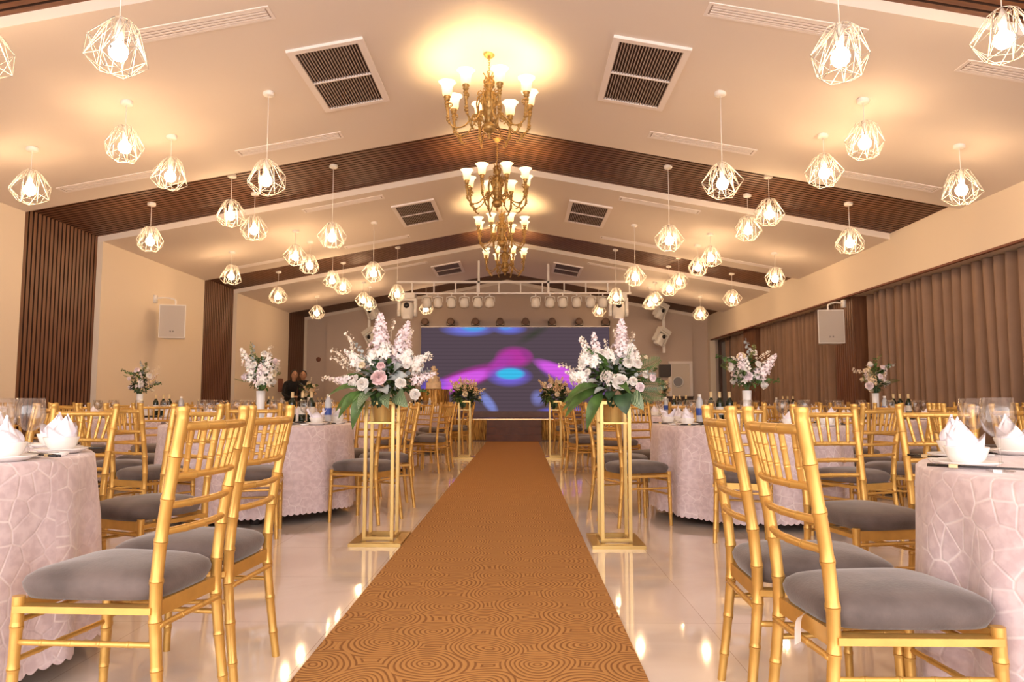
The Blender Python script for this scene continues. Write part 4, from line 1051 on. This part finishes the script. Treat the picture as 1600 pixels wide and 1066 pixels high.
def stand_flowers(x, y, z, label, right):
    t = thing('flower_arrangement', label, 'flowers', (x, y, z), 0, GF)
    fl(t, 'fo', (0, 0, .10), (1, 0, 0)); fl(t, 'fg', (0, .03, .13), (0, 1, 0), 1.05); fl(t, 'fe', (0, -.02, .16), (1, 0, 0), 1.0); 
    if not right:
        dome(t, [('rw', -.103, .107, -.17, 1.15, (-.3, -1, .2)), ('rp', .008, .148, -.19, 1.35, (0, -1, .35)), ('rw', .148, .115, -.17, .95, (.3, -1, .2)), ('rw', -.181, .107, -.13, .85, (-.5, -1, .1)),
                 ('rw', .234, .041, -.10, .95, (.5, -1, 0)), ('rw', .177, .235, -.11, .65, (.3, -1, .5)), ('rp', .012, .230, -.15, .75, (.05, -1, .5)), ('rc', -.123, .238, -.12, .62, (-.2, -1, .6)), ('rw', -.165, .155, -.10, .55),
                 ('sd', -.025, .20, .02, .90, (-.02, .05, 1)), ('sd', .085, .19, .04, .80, (.22, 0, 1)), ('sb', .10, .24, -.04, .75, (.1, 0, 1)), ('cl', .02, .30, -.06, 1.0, (.1, -.4, 1)), ('cl', .15, .27, -.03, .9, (.5, -.3, 1)), ('cl', -.06, .27, -.04, .8, (-.2, -.4, 1)),
                 ('cl', .20, .24, .0, .9, (.9, -.3, .7)), ('sw', .16, .20, 0, .62, (.85, 0, .7)), ('sb', .18, .12, -.02, .6, (1, -.1, .35)), ('tw', .20, .24, 0, .6, (.9, 0, .5)), ('tx', .20, .14, 0, .62, (1, 0, .25)), ('tw', .05, .42, 0, .55, (.15, 0, 1)), ('tx', .15, .35, 0, .6, (.25, 0, 1)),
                 ('cl', -.17, .25, -.02, .85, (-.6, -.3, 1)), ('sw', -.13, .20, 0, .62, (-.75, 0, .8)), ('eu', -.12, .25, 0, .8, (-.5, 0, .8)), ('tx', -.16, .25, 0, .9, (-.55, 0, .9)), ('tw', -.17, .22, 0, .85, (-1, 0, .55)), ('tx', -.2, .20, 0, .7, (-1, -.1, .5)), ('tw', -.22, .12, -.05, .70, (-1, -.2, .12)), ('sb', -.15, .12, -.05, .62, (-1, -.1, .15)), ('cl', -.24, .13, -.04, .55, (-1, -.3, .2)),
                 ('lg', -.10, .08, -.12, .95, (-.9, -.35, .02)), ('lg', -.11, .06, -.14, .90, (-.55, -.4, -.5)), ('lg', -.09, .06, -.16, 1.0, (-.28, -.45, -.85)), ('lg', -.13, .05, -.10, .8, (-.9, -.2, -.45)), ('lg', -.12, .14, -.02, .8, (-1, 0, .25)),
                 ('ld', -.04, .05, -.17, 1.0, (-.5, -.6, -.5)), ('ld', .07, .05, -.17, .95, (.0, -.75, -.5)), ('ld', .13, .05, -.15, 1.05, (.35, -.7, -.45)), ('lgr', -.01, .08, -.17, 1.1, (-.5, -1, -.2)), ('lgr', .02, .08, -.17, 1.1, (.5, -1, -.2)), ('lgr', .03, .13, -.12, 1.0, (1, -.6, .2)), ('lgr', .09, .19, -.10, 1.0, (.6, -.8, .5)), ('lgr', -.07, .16, -.12, 1.1, (-.9, -.8, .3)), ('lgr', .09, .15, -.12, 1.0, (1, -.6, .2)),
                 ('ly', -.02, .21, -.10, .6, (-.4, -.5, 1)), ('ly', .02, .28, -.08, .45, (.2, -.3, 1)), ('eu', .12, .15, 0, .9, (1, 0, .3)), ('eu', -.05, .18, 0, .8, (-.8, 0, .5)), ('eg', .10, .08, 0, .8, (1, .2, -.1)), ('ff', -.05, .22, -.05, .6, (-.9, -.3, .6))])
    else:
        dome(t, [('rw', .022, .118, -.18, 1.40, (0, -1, .3)), ('rb', .158, .087, -.15, .80, (.3, -1, .1)), ('rb', .252, .150, -.10, .68, (.5, -1, .2)), ('rw', .205, .172, -.10, .65, (.4, -1, .3)), ('rw', .112, .125, -.16, .80, (.25, -1, .2)),
                 ('rw', .09, .25, -.10, 1.0, (.1, -1, .5)), ('rw', .152, .245, -.08, .95, (.4, -1, .5)), ('rw', -.082, .318, -.07, .80, (-.2, -1, .6)), ('rc', -.015, .155, -.17, .5, (-.1, -1, .2)), ('rc', .226, .292, 0, .45, (.6, -.6, 1)),
                 ('rw', -.21, .24, -.06, .75, (-.7, -1, .4)), ('rw', -.18, .19, -.09, .6, (-.5, -1, .3)), ('rc', -.237, .138, -.1, .5, (-.6, -1, 0)),
                 ('sd', .06, .20, .03, .80, (.03, .05, 1)), ('sb', -.08, .20, .02, .80, (-.18, 0, 1)), ('sb', .05, .24, -.03, .7, (.05, -.1, 1)), ('cl', .10, .29, 0, 1.0, (.3, -.3, 1)), ('cl', -.03, .27, -.02, .85, (-.1, -.4, 1)), ('cl', -.10, .26, -.03, .9, (-.3, -.4, 1)),
                 ('cl', -.17, .26, -.02, .8, (-.6, -.4, .8)), ('sw', -.13, .24, 0, .62, (-.5, 0, 1)), ('cl', -.22, .15, -.06, .9, (-1, -.6, .2)), ('sb', -.15, .15, -.03, .55, (-1, -.1, .25)), ('cl', -.055, .155, -.17, .6, (-.3, -1, .2)),
                 ('tw', -.18, .18, 0, .75, (-1, 0, .22)), ('tx', -.12, .30, 0, .62, (-.75, 0, .8)), ('tx', .03, .38, 0, .45, (-.15, 0, 1)), ('tw', .09, .33, 0, .55, (.4, 0, 1)), ('tw', -.03, .26, 0, .6, (.0, 0, 1)),
                 ('eu', .10, .30, 0, .5, (.35, 0, 1)), ('eu', .10, .14, -.12, .7, (1, -.3, .3)), ('ff', .14, .20, -.02, .85, (1, 0, .45)), ('ff', .12, .24, 0, .6, (.9, .2, .5)), ('fv', .14, .10, -.06, .95, (1, -.2, -.02)), ('fv', .10, .04, -.12, .8, (.8, -.6, -.35)), ('ff', .15, .06, -.04, .8, (1, -.1, -.25)), ('eg', .12, .12, -.04, .8, (1, 0, .1)), ('ff', .08, .22, -.08, .7, (.3, -.5, 1)),
                 ('lg', -.09, .09, -.12, 1.15, (-.85, -.45, -.12)), ('lg', -.11, .07, -.13, 1.1, (-.9, -.3, -.45)), ('lg', -.09, .05, -.14, 1.0, (-.5, -.35, -.8)), ('lg', -.12, .06, -.10, 1.0, (-.95, -.15, -.3)), ('lg', -.05, .20, -.08, .6, (-.4, -.3, 1)), ('lg', .02, .12, -.12, .7, (.2, -1, -.2)),
                 ('ly', .04, .04, -.18, 1.0, (.05, -.55, -.85)), ('ly', .0, .06, -.16, .9, (-.5, -.8, -.3)), ('ld', .10, .04, -.16, .9, (.4, -.6, -.6)), ('lgr', -.05, .07, -.16, 1.1, (-1, -.8, -.1)), ('lgr', -.10, .11, -.13, 1.0, (-1, -.8, .2)), ('eg', -.06, .20, -.05, .7, (-.6, -.2, .8)), ('eg', .08, .16, 0, .9, (1, .3, .3))])
    return t
def stand():
    t = thing('flower_stand', 'x', 'flower stand')
    mb = MB(); W, D = .345, .40
    for (a, b_) in (((-W / 2, -D / 2), (W / 2, -D / 2)), ((-W / 2, D / 2), (W / 2, D / 2))): mb.box((0, a[1], .011), (W, .055, .022))
    for s_ in (-1, 1): mb.box((s_ * (W / 2 - .03), 0, .0105), (.06, D - .05, .021))
    obj('base', mb, 'stand_gold', t, False)
    px, py, z1 = .092, .105, .95
    for s_ in (-1, 1):
        mb = MB(); sq = .022
        for sx in (-1, 1): mb.beam((sx * px, s_ * py, .0), (sx * px, s_ * py, z1), sq, sq)
        for z in (.034, z1 - .011): mb.beam((-px, s_ * py, z), (px, s_ * py, z), sq, sq)
        obj('upright_frame', mb, 'stand_gold', t, False)
    mb = MB()
    for sx in (-1, 1): 
        for z in (.034, z1 - .011): mb.beam((sx * px, -py, z), (sx * px, py, z), .02, .02)
    obj('side_bars', mb, 'stand_gold', t, False)
    obj('shelf', MB().box((0, 0, .803), (2 * px, 2 * py, .012)), 'stand_gold', t, False)
    return t
st = stand()
bk = single('flower_bucket', MB().lathe([(.001, .002), (.058, .0), (.060, .004), (.078, .150), (.084, .156), (.080, .158), (.073, .146), (.055, .01), (.001, .01)], 48, fn=lambda a, z: 1 + .028 * math.cos(20 * a)), 'bucket_gold', 'bucket')
for (x, y, side, dist) in ((-.95, 5.03, 'left', 'near'), (.64, 4.98, 'right', 'near'), (-.93, 12.3, 'left', 'far'), (.60, 12.3, 'right', 'far')):
    inst(st, (x, y, 0), 0, 'slim gold metal flower stand at the %s edge of the carpet, %s pair' % (side, dist), 'gold metal flower stands')
    inst(bk, (x, y, .809), 0, 'fluted gold bucket on the %s %s flower stand' % (dist, side), 'gold flower buckets')
stand_flowers(-.95, 5.03, .955, 'white and pink flower arrangement on the near left gold stand', False)
stand_flowers(.64, 4.98, .955, 'white and blush flower arrangement with ferns on the near right gold stand', True)
def round_flowers(x, y, z, label, cols, seed, r_=.24, grp=None, dark='fo', tall=1.0, roses=13, name='flower_arrangement', low=0.0):
    rnd = random.Random(seed); t = thing(name, label, 'flowers', (x, y, z), 0, grp)
    fl(t, dark, (0, 0, .07), (1, 0, 0), r_ / .22); fl(t, 'fg', (0, 0, .10), (0, 1, 0), r_ / .24)
    for i in range(roses):
        a = i * 2.4; e = (i + .5) / roses * 1.35 - .15
        d = Vector((math.cos(a) * math.cos(e), math.sin(a) * math.cos(e), math.sin(e)))
        fl(t, cols[0][i % len(cols[0])], (d.x * r_ * .85, d.y * r_ * .85, .08 + d.z * r_ * .8 * tall), d, rnd.uniform(.85, 1.2), a)
    for i in range(11):
        a = i * 2.39; e = .35 + 1.1 * i / 11; d = Vector((math.cos(a) * math.cos(e), math.sin(a) * math.cos(e), math.sin(e) * tall))
        fl(t, cols[1][i % len(cols[1])], d * r_ * .35 + Vector((0, 0, .05)), d, r_ / .34 * rnd.uniform(.8, 1.05), a)
    for i in range(10):
        a = i * 2.1; e = rnd.uniform(-.5, .4); d = (math.cos(a), math.sin(a), math.sin(e))
        fl(t, ('lg', 'eg', 'eo', 'ly')[i % 4], (d[0] * r_ * .4, d[1] * r_ * .4, .03), d, rnd.uniform(.6, .85) * r_ / .24)
    return t
GT = 'peach flower arrangements on the far gold stands'
round_flowers(-.93, 12.3, .955, 'round peach flower arrangement on the far left gold stand', (('rc', 'ro', 'rc', 'rc'), ('ss', 'ss', 'sp')), 11, .28, GT, 'fo', 1.25)
round_flowers(.60, 12.3, .955, 'round peach flower arrangement on the far right gold stand', (('ro', 'rc', 'rc', 'rb'), ('ss', 'ss', 'sp')), 12, .30, GT, 'fo', 1.15)
def vase_flowers(x, y, z, label, grp, seed, kind):
    """loose tall bunch in a vase; kind 0 pale with green, 1 darker, 2 sand and peach"""
    rnd = random.Random(seed); t = thing('vase_bouquet', label, 'flowers', (x, y, z), 0, grp)
    obj('stems', (lambda mb: [mb.tube([(rnd.uniform(-.015, .015), rnd.uniform(-.015, .015), -.22), (rnd.uniform(-.02, .02), rnd.uniform(-.02, .02), .02), (rnd.uniform(-.09, .09), rnd.uniform(-.09, .09), .16)], .003, 5) for _ in range(14)] and mb)(MB()), 'stem_green', t)
    R1 = {0: ('rw', 'rw', 'rb', 'rc'), 1: ('rc', 'rb', 'rw'), 2: ('rc', 'ro', 'rc')}[kind]; S1 = {0: ('sb', 'sw'), 1: ('ss', 'sb'), 2: ('ss', 'sp')}[kind]; F1 = {0: 'fg', 1: 'fo', 2: 'fo'}[kind]
    fl(t, F1, (0, 0, .10), (1, 0, 0), .62); fl(t, 'fg', (0, 0, .22), (0, 1, 0), .5)
    for i in range(6):
        a = i * 2.2 + seed; e = .9 + .12 * (i % 3); d = Vector((math.cos(a) * math.cos(e), math.sin(a) * math.cos(e), math.sin(e)))
        fl(t, S1[i % 2], d * .08, d, rnd.uniform(.55, .85) * (1.15 if kind == 0 else .95), a)
    for i in range(9):
        a = i * 2.4 + seed; e = -.15 + i * .15; d = Vector((math.cos(a) * math.cos(e), math.sin(a) * math.cos(e) , math.sin(e)))
        fl(t, R1[i % len(R1)], (d.x * .13, d.y * .13, .06 + .24 * (i / 9) + d.z * .05), d + Vector((0, -.4, 0)), rnd.uniform(.75, 1.15), a)
    for i in range(12):
        a = i * 2.17 + seed; e = rnd.uniform(-.2, 1.3); d = (math.cos(a) * math.cos(e), math.sin(a) * math.cos(e), math.sin(e))
        fl(t, ('eg', 'eo', 'ff', 'eu', 'tw')[i % 5], (d[0] * .05, d[1] * .05, .05 + .02 * i), d, rnd.uniform(.65, .95), a)
    return t

# ================================================================== lay out the tables
GV = 'white vases in the middle of the tables'
GB = {'napkin': 'white folded napkins standing in bowls'}
# (phrase, x, y, detail level, setting phase, chair list or None, vase kind or None)
ringdef = [a for a, _ in SPOT]
TBL = [
 ('front table left of carpet', -2.36, 2.46, 2, [22, -8, -38, 52, 84, 116, 148], 'N1L', None),
 ('front table right of carpet', 1.99, 2.02, 2, [168, 138, 106, 74, 44, 200], 'N1R', None),
 ('second table left of carpet', -2.25, 6.28, 2, 8, [-22, 20, 57, 95, 133, 171, 208, 248, 288], 0),
 ('second table right of carpet', 1.92, 6.15, 2, 172, [201, 160, 124, 88, 50, 12, -28, -68, 250], 0),
 ('third table left of carpet', -2.27, 10.2, 1, 0, None, None),
 ('third table right of carpet', 1.92, 10.0, 1, 0, None, None),
 ('fourth table left of carpet', -2.25, 13.9, 1, 0, None, None),
 ('fourth table right of carpet', 1.98, 13.8, 1, 0, None, None),
 ('first table by left wall', -4.60, 4.60, 1, 10, None, None),
 ('first table by right wall', 4.20, 4.65, 1, 10, None, None),
 ('second table by left wall', -4.66, 8.85, 1, 0, None, 1),
 ('second table by right wall', 4.00, 8.20, 1, 0, None, 1),
 ('third table by left wall', -4.70, 12.7, 1, 0, None, None),
 ('third table by right wall', 4.10, 11.9, 1, 0, None, None),
 ('fourth table by left wall', -4.75, 16.3, 1, 0, None, 2),
 ('table nearest the stage at right', 3.15, 15.9, 1, 0, None, 2),
]
def inview(x, y, z=.5, m_=120):
    if y < .3: return False
    d = y * math.cos(PITCH) + (z - .95) * math.sin(PITCH); px = 812 + F_PX * x / d
    return -m_ < px < 1600 + m_
CG = 'gold bamboo style banquet chairs with grey cushions'
PLACED = []
def nearest_spot(a, used):
    q = min([q for q in SPOT if q[1] not in used], key=lambda q: abs((q[0] - a + 180) % 360 - 180))
    used.add(q[1]); return q[1]
for ti, (ph, tx, ty, lod, sph, chairs, vk) in enumerate(TBL):
    inst(tp, (tx, ty, 0), ti * .7, 'round banquet table under a pink cloth, %s' % ph, 'round banquet tables')
    c = obj('tablecloth', cloths[ti % 3]); c.location = (tx, ty, 0); c.rotation_euler = (0, 0, ti * 1.1)
    tag(c, 'pale pink damask tablecloth with scalloped hem, %s' % ph, 'tablecloth', 'pale pink tablecloths')
    inst(lazy, (tx, ty, TP + .013), 0, 'dark glass turntable in the middle of %s' % ph, 'dark glass turntables')
    far = ty > 8.6
    # chairs
    if chairs == 'N1L':
        put_chair(-1.175, 2.21, 173, 'nearest gold chair left of carpet, grey seat facing the front table', CG)
        put_chair(-1.155, 2.63, 176, 'second gold chair left of carpet, right behind the nearest one', CG)
        put_chair(-1.82, 3.60, 246, 'gold chair on the far right of front left table, facing camera', CG)
        put_chair(-2.36, 3.66, 270, 'gold chair behind the napkins on the far side of front left table', CG)
        put_chair(-2.90, 3.55, 295, 'gold chair at left edge behind the front left table', CG)
    elif chairs == 'N1R':
        put_chair(.938, 1.972, 4, 'nearest gold chair right of carpet, white tag hanging from its frame', CG)
        put_chair(.915, 2.392, -2, 'second gold chair right of carpet, right behind the nearest one', CG)
        put_chair(1.57, 3.38, 282, 'gold chair on the far left of front right table, facing camera', CG)
        put_chair(2.03, 3.36, 264, 'gold chair behind the wine glasses on the far side of front right table', CG)
    else:
        used = set()
        for a in (chairs or ringdef):
            jx = random.uniform(-3, 3) if far or lod == 1 else 0
            rr = 1.095 + (random.uniform(-.0, .05) if lod == 1 else 0)
            aa = math.radians(a + jx); x, y = tx + rr * math.cos(aa), ty + rr * math.sin(aa)
            if x < XL + .28 or x > 5.3 or not inview(x, y): continue
            if any(math.hypot(x - p, y - q) < .46 for p, q in PLACED) or any(k_ != ti and math.hypot(x - T_[1], y - T_[2]) < 1.06 for k_, T_ in enumerate(TBL)): continue
            PLACED.append((x, y))
            nm = nearest_spot(a, used)
            put_chair(x, y, a + 180 + jx, 'gold bamboo style chair, %s, %s' % (nm, ph), CG, far)
    # place settings
    used = set(); angs = sph if isinstance(sph, list) else [sph + 36 * k + (2 if lod == 1 else 0) for k in range(10)]
    RS = .69 if isinstance(sph, list) else .655
    for k, dg in enumerate(angs):
        a = math.radians(dg); sx, sy = tx + RS * math.cos(a), ty + RS * math.sin(a)
        if not inview(sx, sy, TP, 20): continue
        pos = nearest_spot(dg, used); sf = '%s, %s' % (pos, ph); rz = a + PI
        rnd = random.Random(ti * 50 + k)
        def off(dr, dt): return (tx + (RS + dr) * math.cos(a) - dt * math.sin(a), ty + (RS + dr) * math.sin(a) + dt * math.cos(a))
        inst(plate, (sx, sy, TP), rz, 'white dinner plate, %s' % sf, 'white dinner plates')
        inst(bowl, (sx, sy, TP + .0045), rz, 'white rice bowl on plate, %s' % sf, 'white rice bowls')
        inst(nap[(ti + k) % 2 if lod == 2 and not ph.startswith('front') else 0], (sx, sy, TP + .020), a + rnd.uniform(-1.2, 1.2), 'white folded napkin standing in bowl, %s' % sf, 'white folded napkins standing in bowls')
        ox, oy = off(-.19, .06)
        if not ph.startswith('front'): inst(wg, (ox, oy, TP), 0, 'clear wine glass, %s' % sf, 'clear wine glasses')
        if lod == 2:
            ox, oy = off(.02, -.155); inst(dish, (ox, oy, TP), rz, 'small white sauce dish, %s' % sf, 'small white sauce dishes')
            inst(spoon, (ox, oy, TP + .0005), a + PI * 1.15, 'white porcelain spoon on dish, %s' % sf, 'white porcelain spoons')
            ox, oy = off(.02, .125); inst(cs, (ox, oy, TP + .0005), a + PI * .86, 'black chopsticks with gold band, %s' % sf, 'black chopsticks')
    # bottles
    if not ph.startswith('front'):
        base = 62 if tx < 0 else 118
        b0 = {2: (.27, .02), 3: (-.29, .05)}.get(ti, (.20, .0))
        for q in range(3):
            inst(wb, (tx + b0[0] + q * (.083 if ti != 3 else .078) - (.0 if tx < 0 else .0), ty + b0[1] + .02 * (q % 2), TP + .022), q, 'dark wine bottle with cream capsule, %s of three, %s' % (('left', 'middle', 'right')[q], ph), 'dark wine bottles', scale=.83)
        wx = b0[0] + (.33 if tx < 0 else -.12)
        inst(wt, (tx + wx, ty - .04, TP + .022), 0, 'small water bottle with blue label, %s' % ph, 'small water bottles', scale=.92)
    if vk is not None:
        inst(vase, (tx, ty, TP + .022), 0, 'white textured vase in the middle, %s' % ph, GV)
        vase_flowers(tx, ty, TP + .28, ('tall %s bouquet in the vase, %s' % (('pale pink and green', 'dusky cream and pink', 'peach and sand')[vk], ph)), 'vase bouquets on the tables', ti + 3, vk)
for x, y, nm in ((-1.68, 2.48, 'big clear wine glass behind the napkins at left edge, front left table'), (-1.83, 2.56, 'clear wine glass cut by the left picture edge, front left table'),
                 (1.345, 2.06, 'big clear wine glass nearest the camera, front right table'), (1.62, 2.62, 'clear wine glass behind the nearest one, front right table'), (1.72, 2.42, 'clear wine glass at the right picture edge, front right table')):
    inst(wg, (x, y, TP), 0, nm, 'clear wine glasses')
# white tag on the nearest right chair
mb = MB(); pts = smoothpath([(.738, 1.93, .404), (.716, 1.92, .388), (.706, 1.905, .335)], 5)
vs = []
for p in pts: vs += [p + Vector((-.012, -.012, 0)), p + Vector((.012, .012, 0))]
mb.add(vs, [(2 * i, 2 * i + 1, 2 * i + 3, 2 * i + 2) for i in range(len(pts) - 1)]); mb.add([v + Vector((.001, 0, .001)) for v in vs], [(2 * i + 2, 2 * i + 3, 2 * i + 1, 2 * i) for i in range(len(pts) - 1)])
o = obj('cloth_tag', mb, 'porcelain'); tag(o, 'short white ribbon tag hanging from the nearest right chair frame', 'tag')

# ================================================================== two people in black by the last wood panel
def person(x, y, rz, label, bend, sc_):
    t = thing('person', label, 'person', (x, y, 0), rz)
    V = [(0, 0, .92), (0, -.01 - bend * .15, 1.10), (0, -.02 - bend * .35, 1.28), (0, -.03 - bend * .5, 1.43), (0, -.04 - bend * .6, 1.51),
         (.17, -.02 - bend * .5, 1.41), (.22, -.06 - bend * .5, 1.15), (.13, -.28 - bend * .4, 1.08), (.05, -.34 - bend * .4, 1.10),
         (-.17, -.02 - bend * .5, 1.41), (-.22, -.06 - bend * .5, 1.15), (-.13, -.28 - bend * .4, 1.07), (-.04, -.34 - bend * .4, 1.08),
         (.09, 0, .88), (.10, -.02, .48), (.10, .02, .09), (.11, -.12, .04), (-.09, 0, .88), (-.10, -.02, .48), (-.10, .02, .09), (-.11, -.12, .04)]
    Ed = [(0, 1), (1, 2), (2, 3), (3, 4), (3, 5), (5, 6), (6, 7), (7, 8), (3, 9), (9, 10), (10, 11), (11, 12), (0, 13), (13, 14), (14, 15), (15, 16), (0, 17), (17, 18), (18, 19), (19, 20)]
    Rr = [.15, .135, .15, .11, .055, .075, .052, .036, .03, .075, .052, .036, .03, .10, .07, .045, .04, .10, .07, .045, .04]
    me = bpy.data.meshes.new('body'); me.from_pydata(V, Ed, []); me.materials.append(M['black_cloth'])
    o = bpy.data.objects.new('body', me); C.objects.link(o); o.parent = t
    sk = o.modifiers.new('skin', 'SKIN')
    for i, sv in enumerate(me.skin_vertices[0].data): sv.radius = (Rr[i], Rr[i] * .82); sv.use_root = (i == 0)
    sb = o.modifiers.new('sub', 'SUBSURF'); sb.levels = 2; sb.render_levels = 2
    hx = Vector((0, -.075 - bend * .72, 1.62))
    mb = MB().ball(hx, .095, 18, 12, (.82, .95, 1.18))
    mb.tube([hx + Vector((0, .01, -.06)), hx + Vector((0, .04, -.15))], .05, 10)
    mb.ball(hx + Vector((0, -.09, -.015)), .016, 8, 6, (.8, 1.2, 1.2)); mb.ball(hx + Vector((0, -.07, -.06)), .03, 8, 6, (.9, .6, .3))
    for s_ in (-1, 1): mb.ball(hx + Vector((s_ * .082, .01, -.01)), .022, 8, 6, (.4, .8, 1.2))
    obj('head', mb, 'skin', t)
    mb = MB()
    for s_ in (-1, 1): mb.ball(hx + Vector((s_ * .032, -.080, .012)), .009, 8, 6)
    obj('eyes', mb, 'hair', t)
    obj('hair', MB().lathe([(.001, .118), (.05, .108), (.085, .07), (.10, .02), (.096, -.03), (.07, -.06)], 18, hx + Vector((0, .022, .01)), Matrix.Diagonal((.86, .95, 1, 1)), fn=lambda a, z: 1.0), 'hair', t)
    for s_ in (-1, 1):
        w_ = Vector((s_ * .045, -.35 - bend * .4, 1.09)); mb = MB().ball(w_ + Vector((0, -.03, 0)), .032, 10, 7, (1.0, 1.25, .55))
        for q in range(4):
            a = w_ + Vector((s_ * (-.022 + q * .0145), -.055, .0)); ln = (.055, .065, .06, .048)[q]
            mb.tube([a, a + Vector((-s_ * .005, -ln * .6, -.006)), a + Vector((-s_ * .012, -ln, -.024))], [.0085, .008, .006], 7)
        a = w_ + Vector((-s_ * .028, -.02, .004)); mb.tube([a, a + Vector((-s_ * .022, -.022, .004)), a + Vector((-s_ * .026, -.045, -.004))], [.010, .009, .007], 7)
        obj('hand', mb, 'skin', t)
    t.scale = (sc_,) * 3
    return t
person(-5.62, 17.6, .5, 'person in black bending forward with hands together by last wood panel', .75, .97)
person(-5.42, 18.1, .2, 'person in black standing behind the bending one, dark hair', .05, .985)
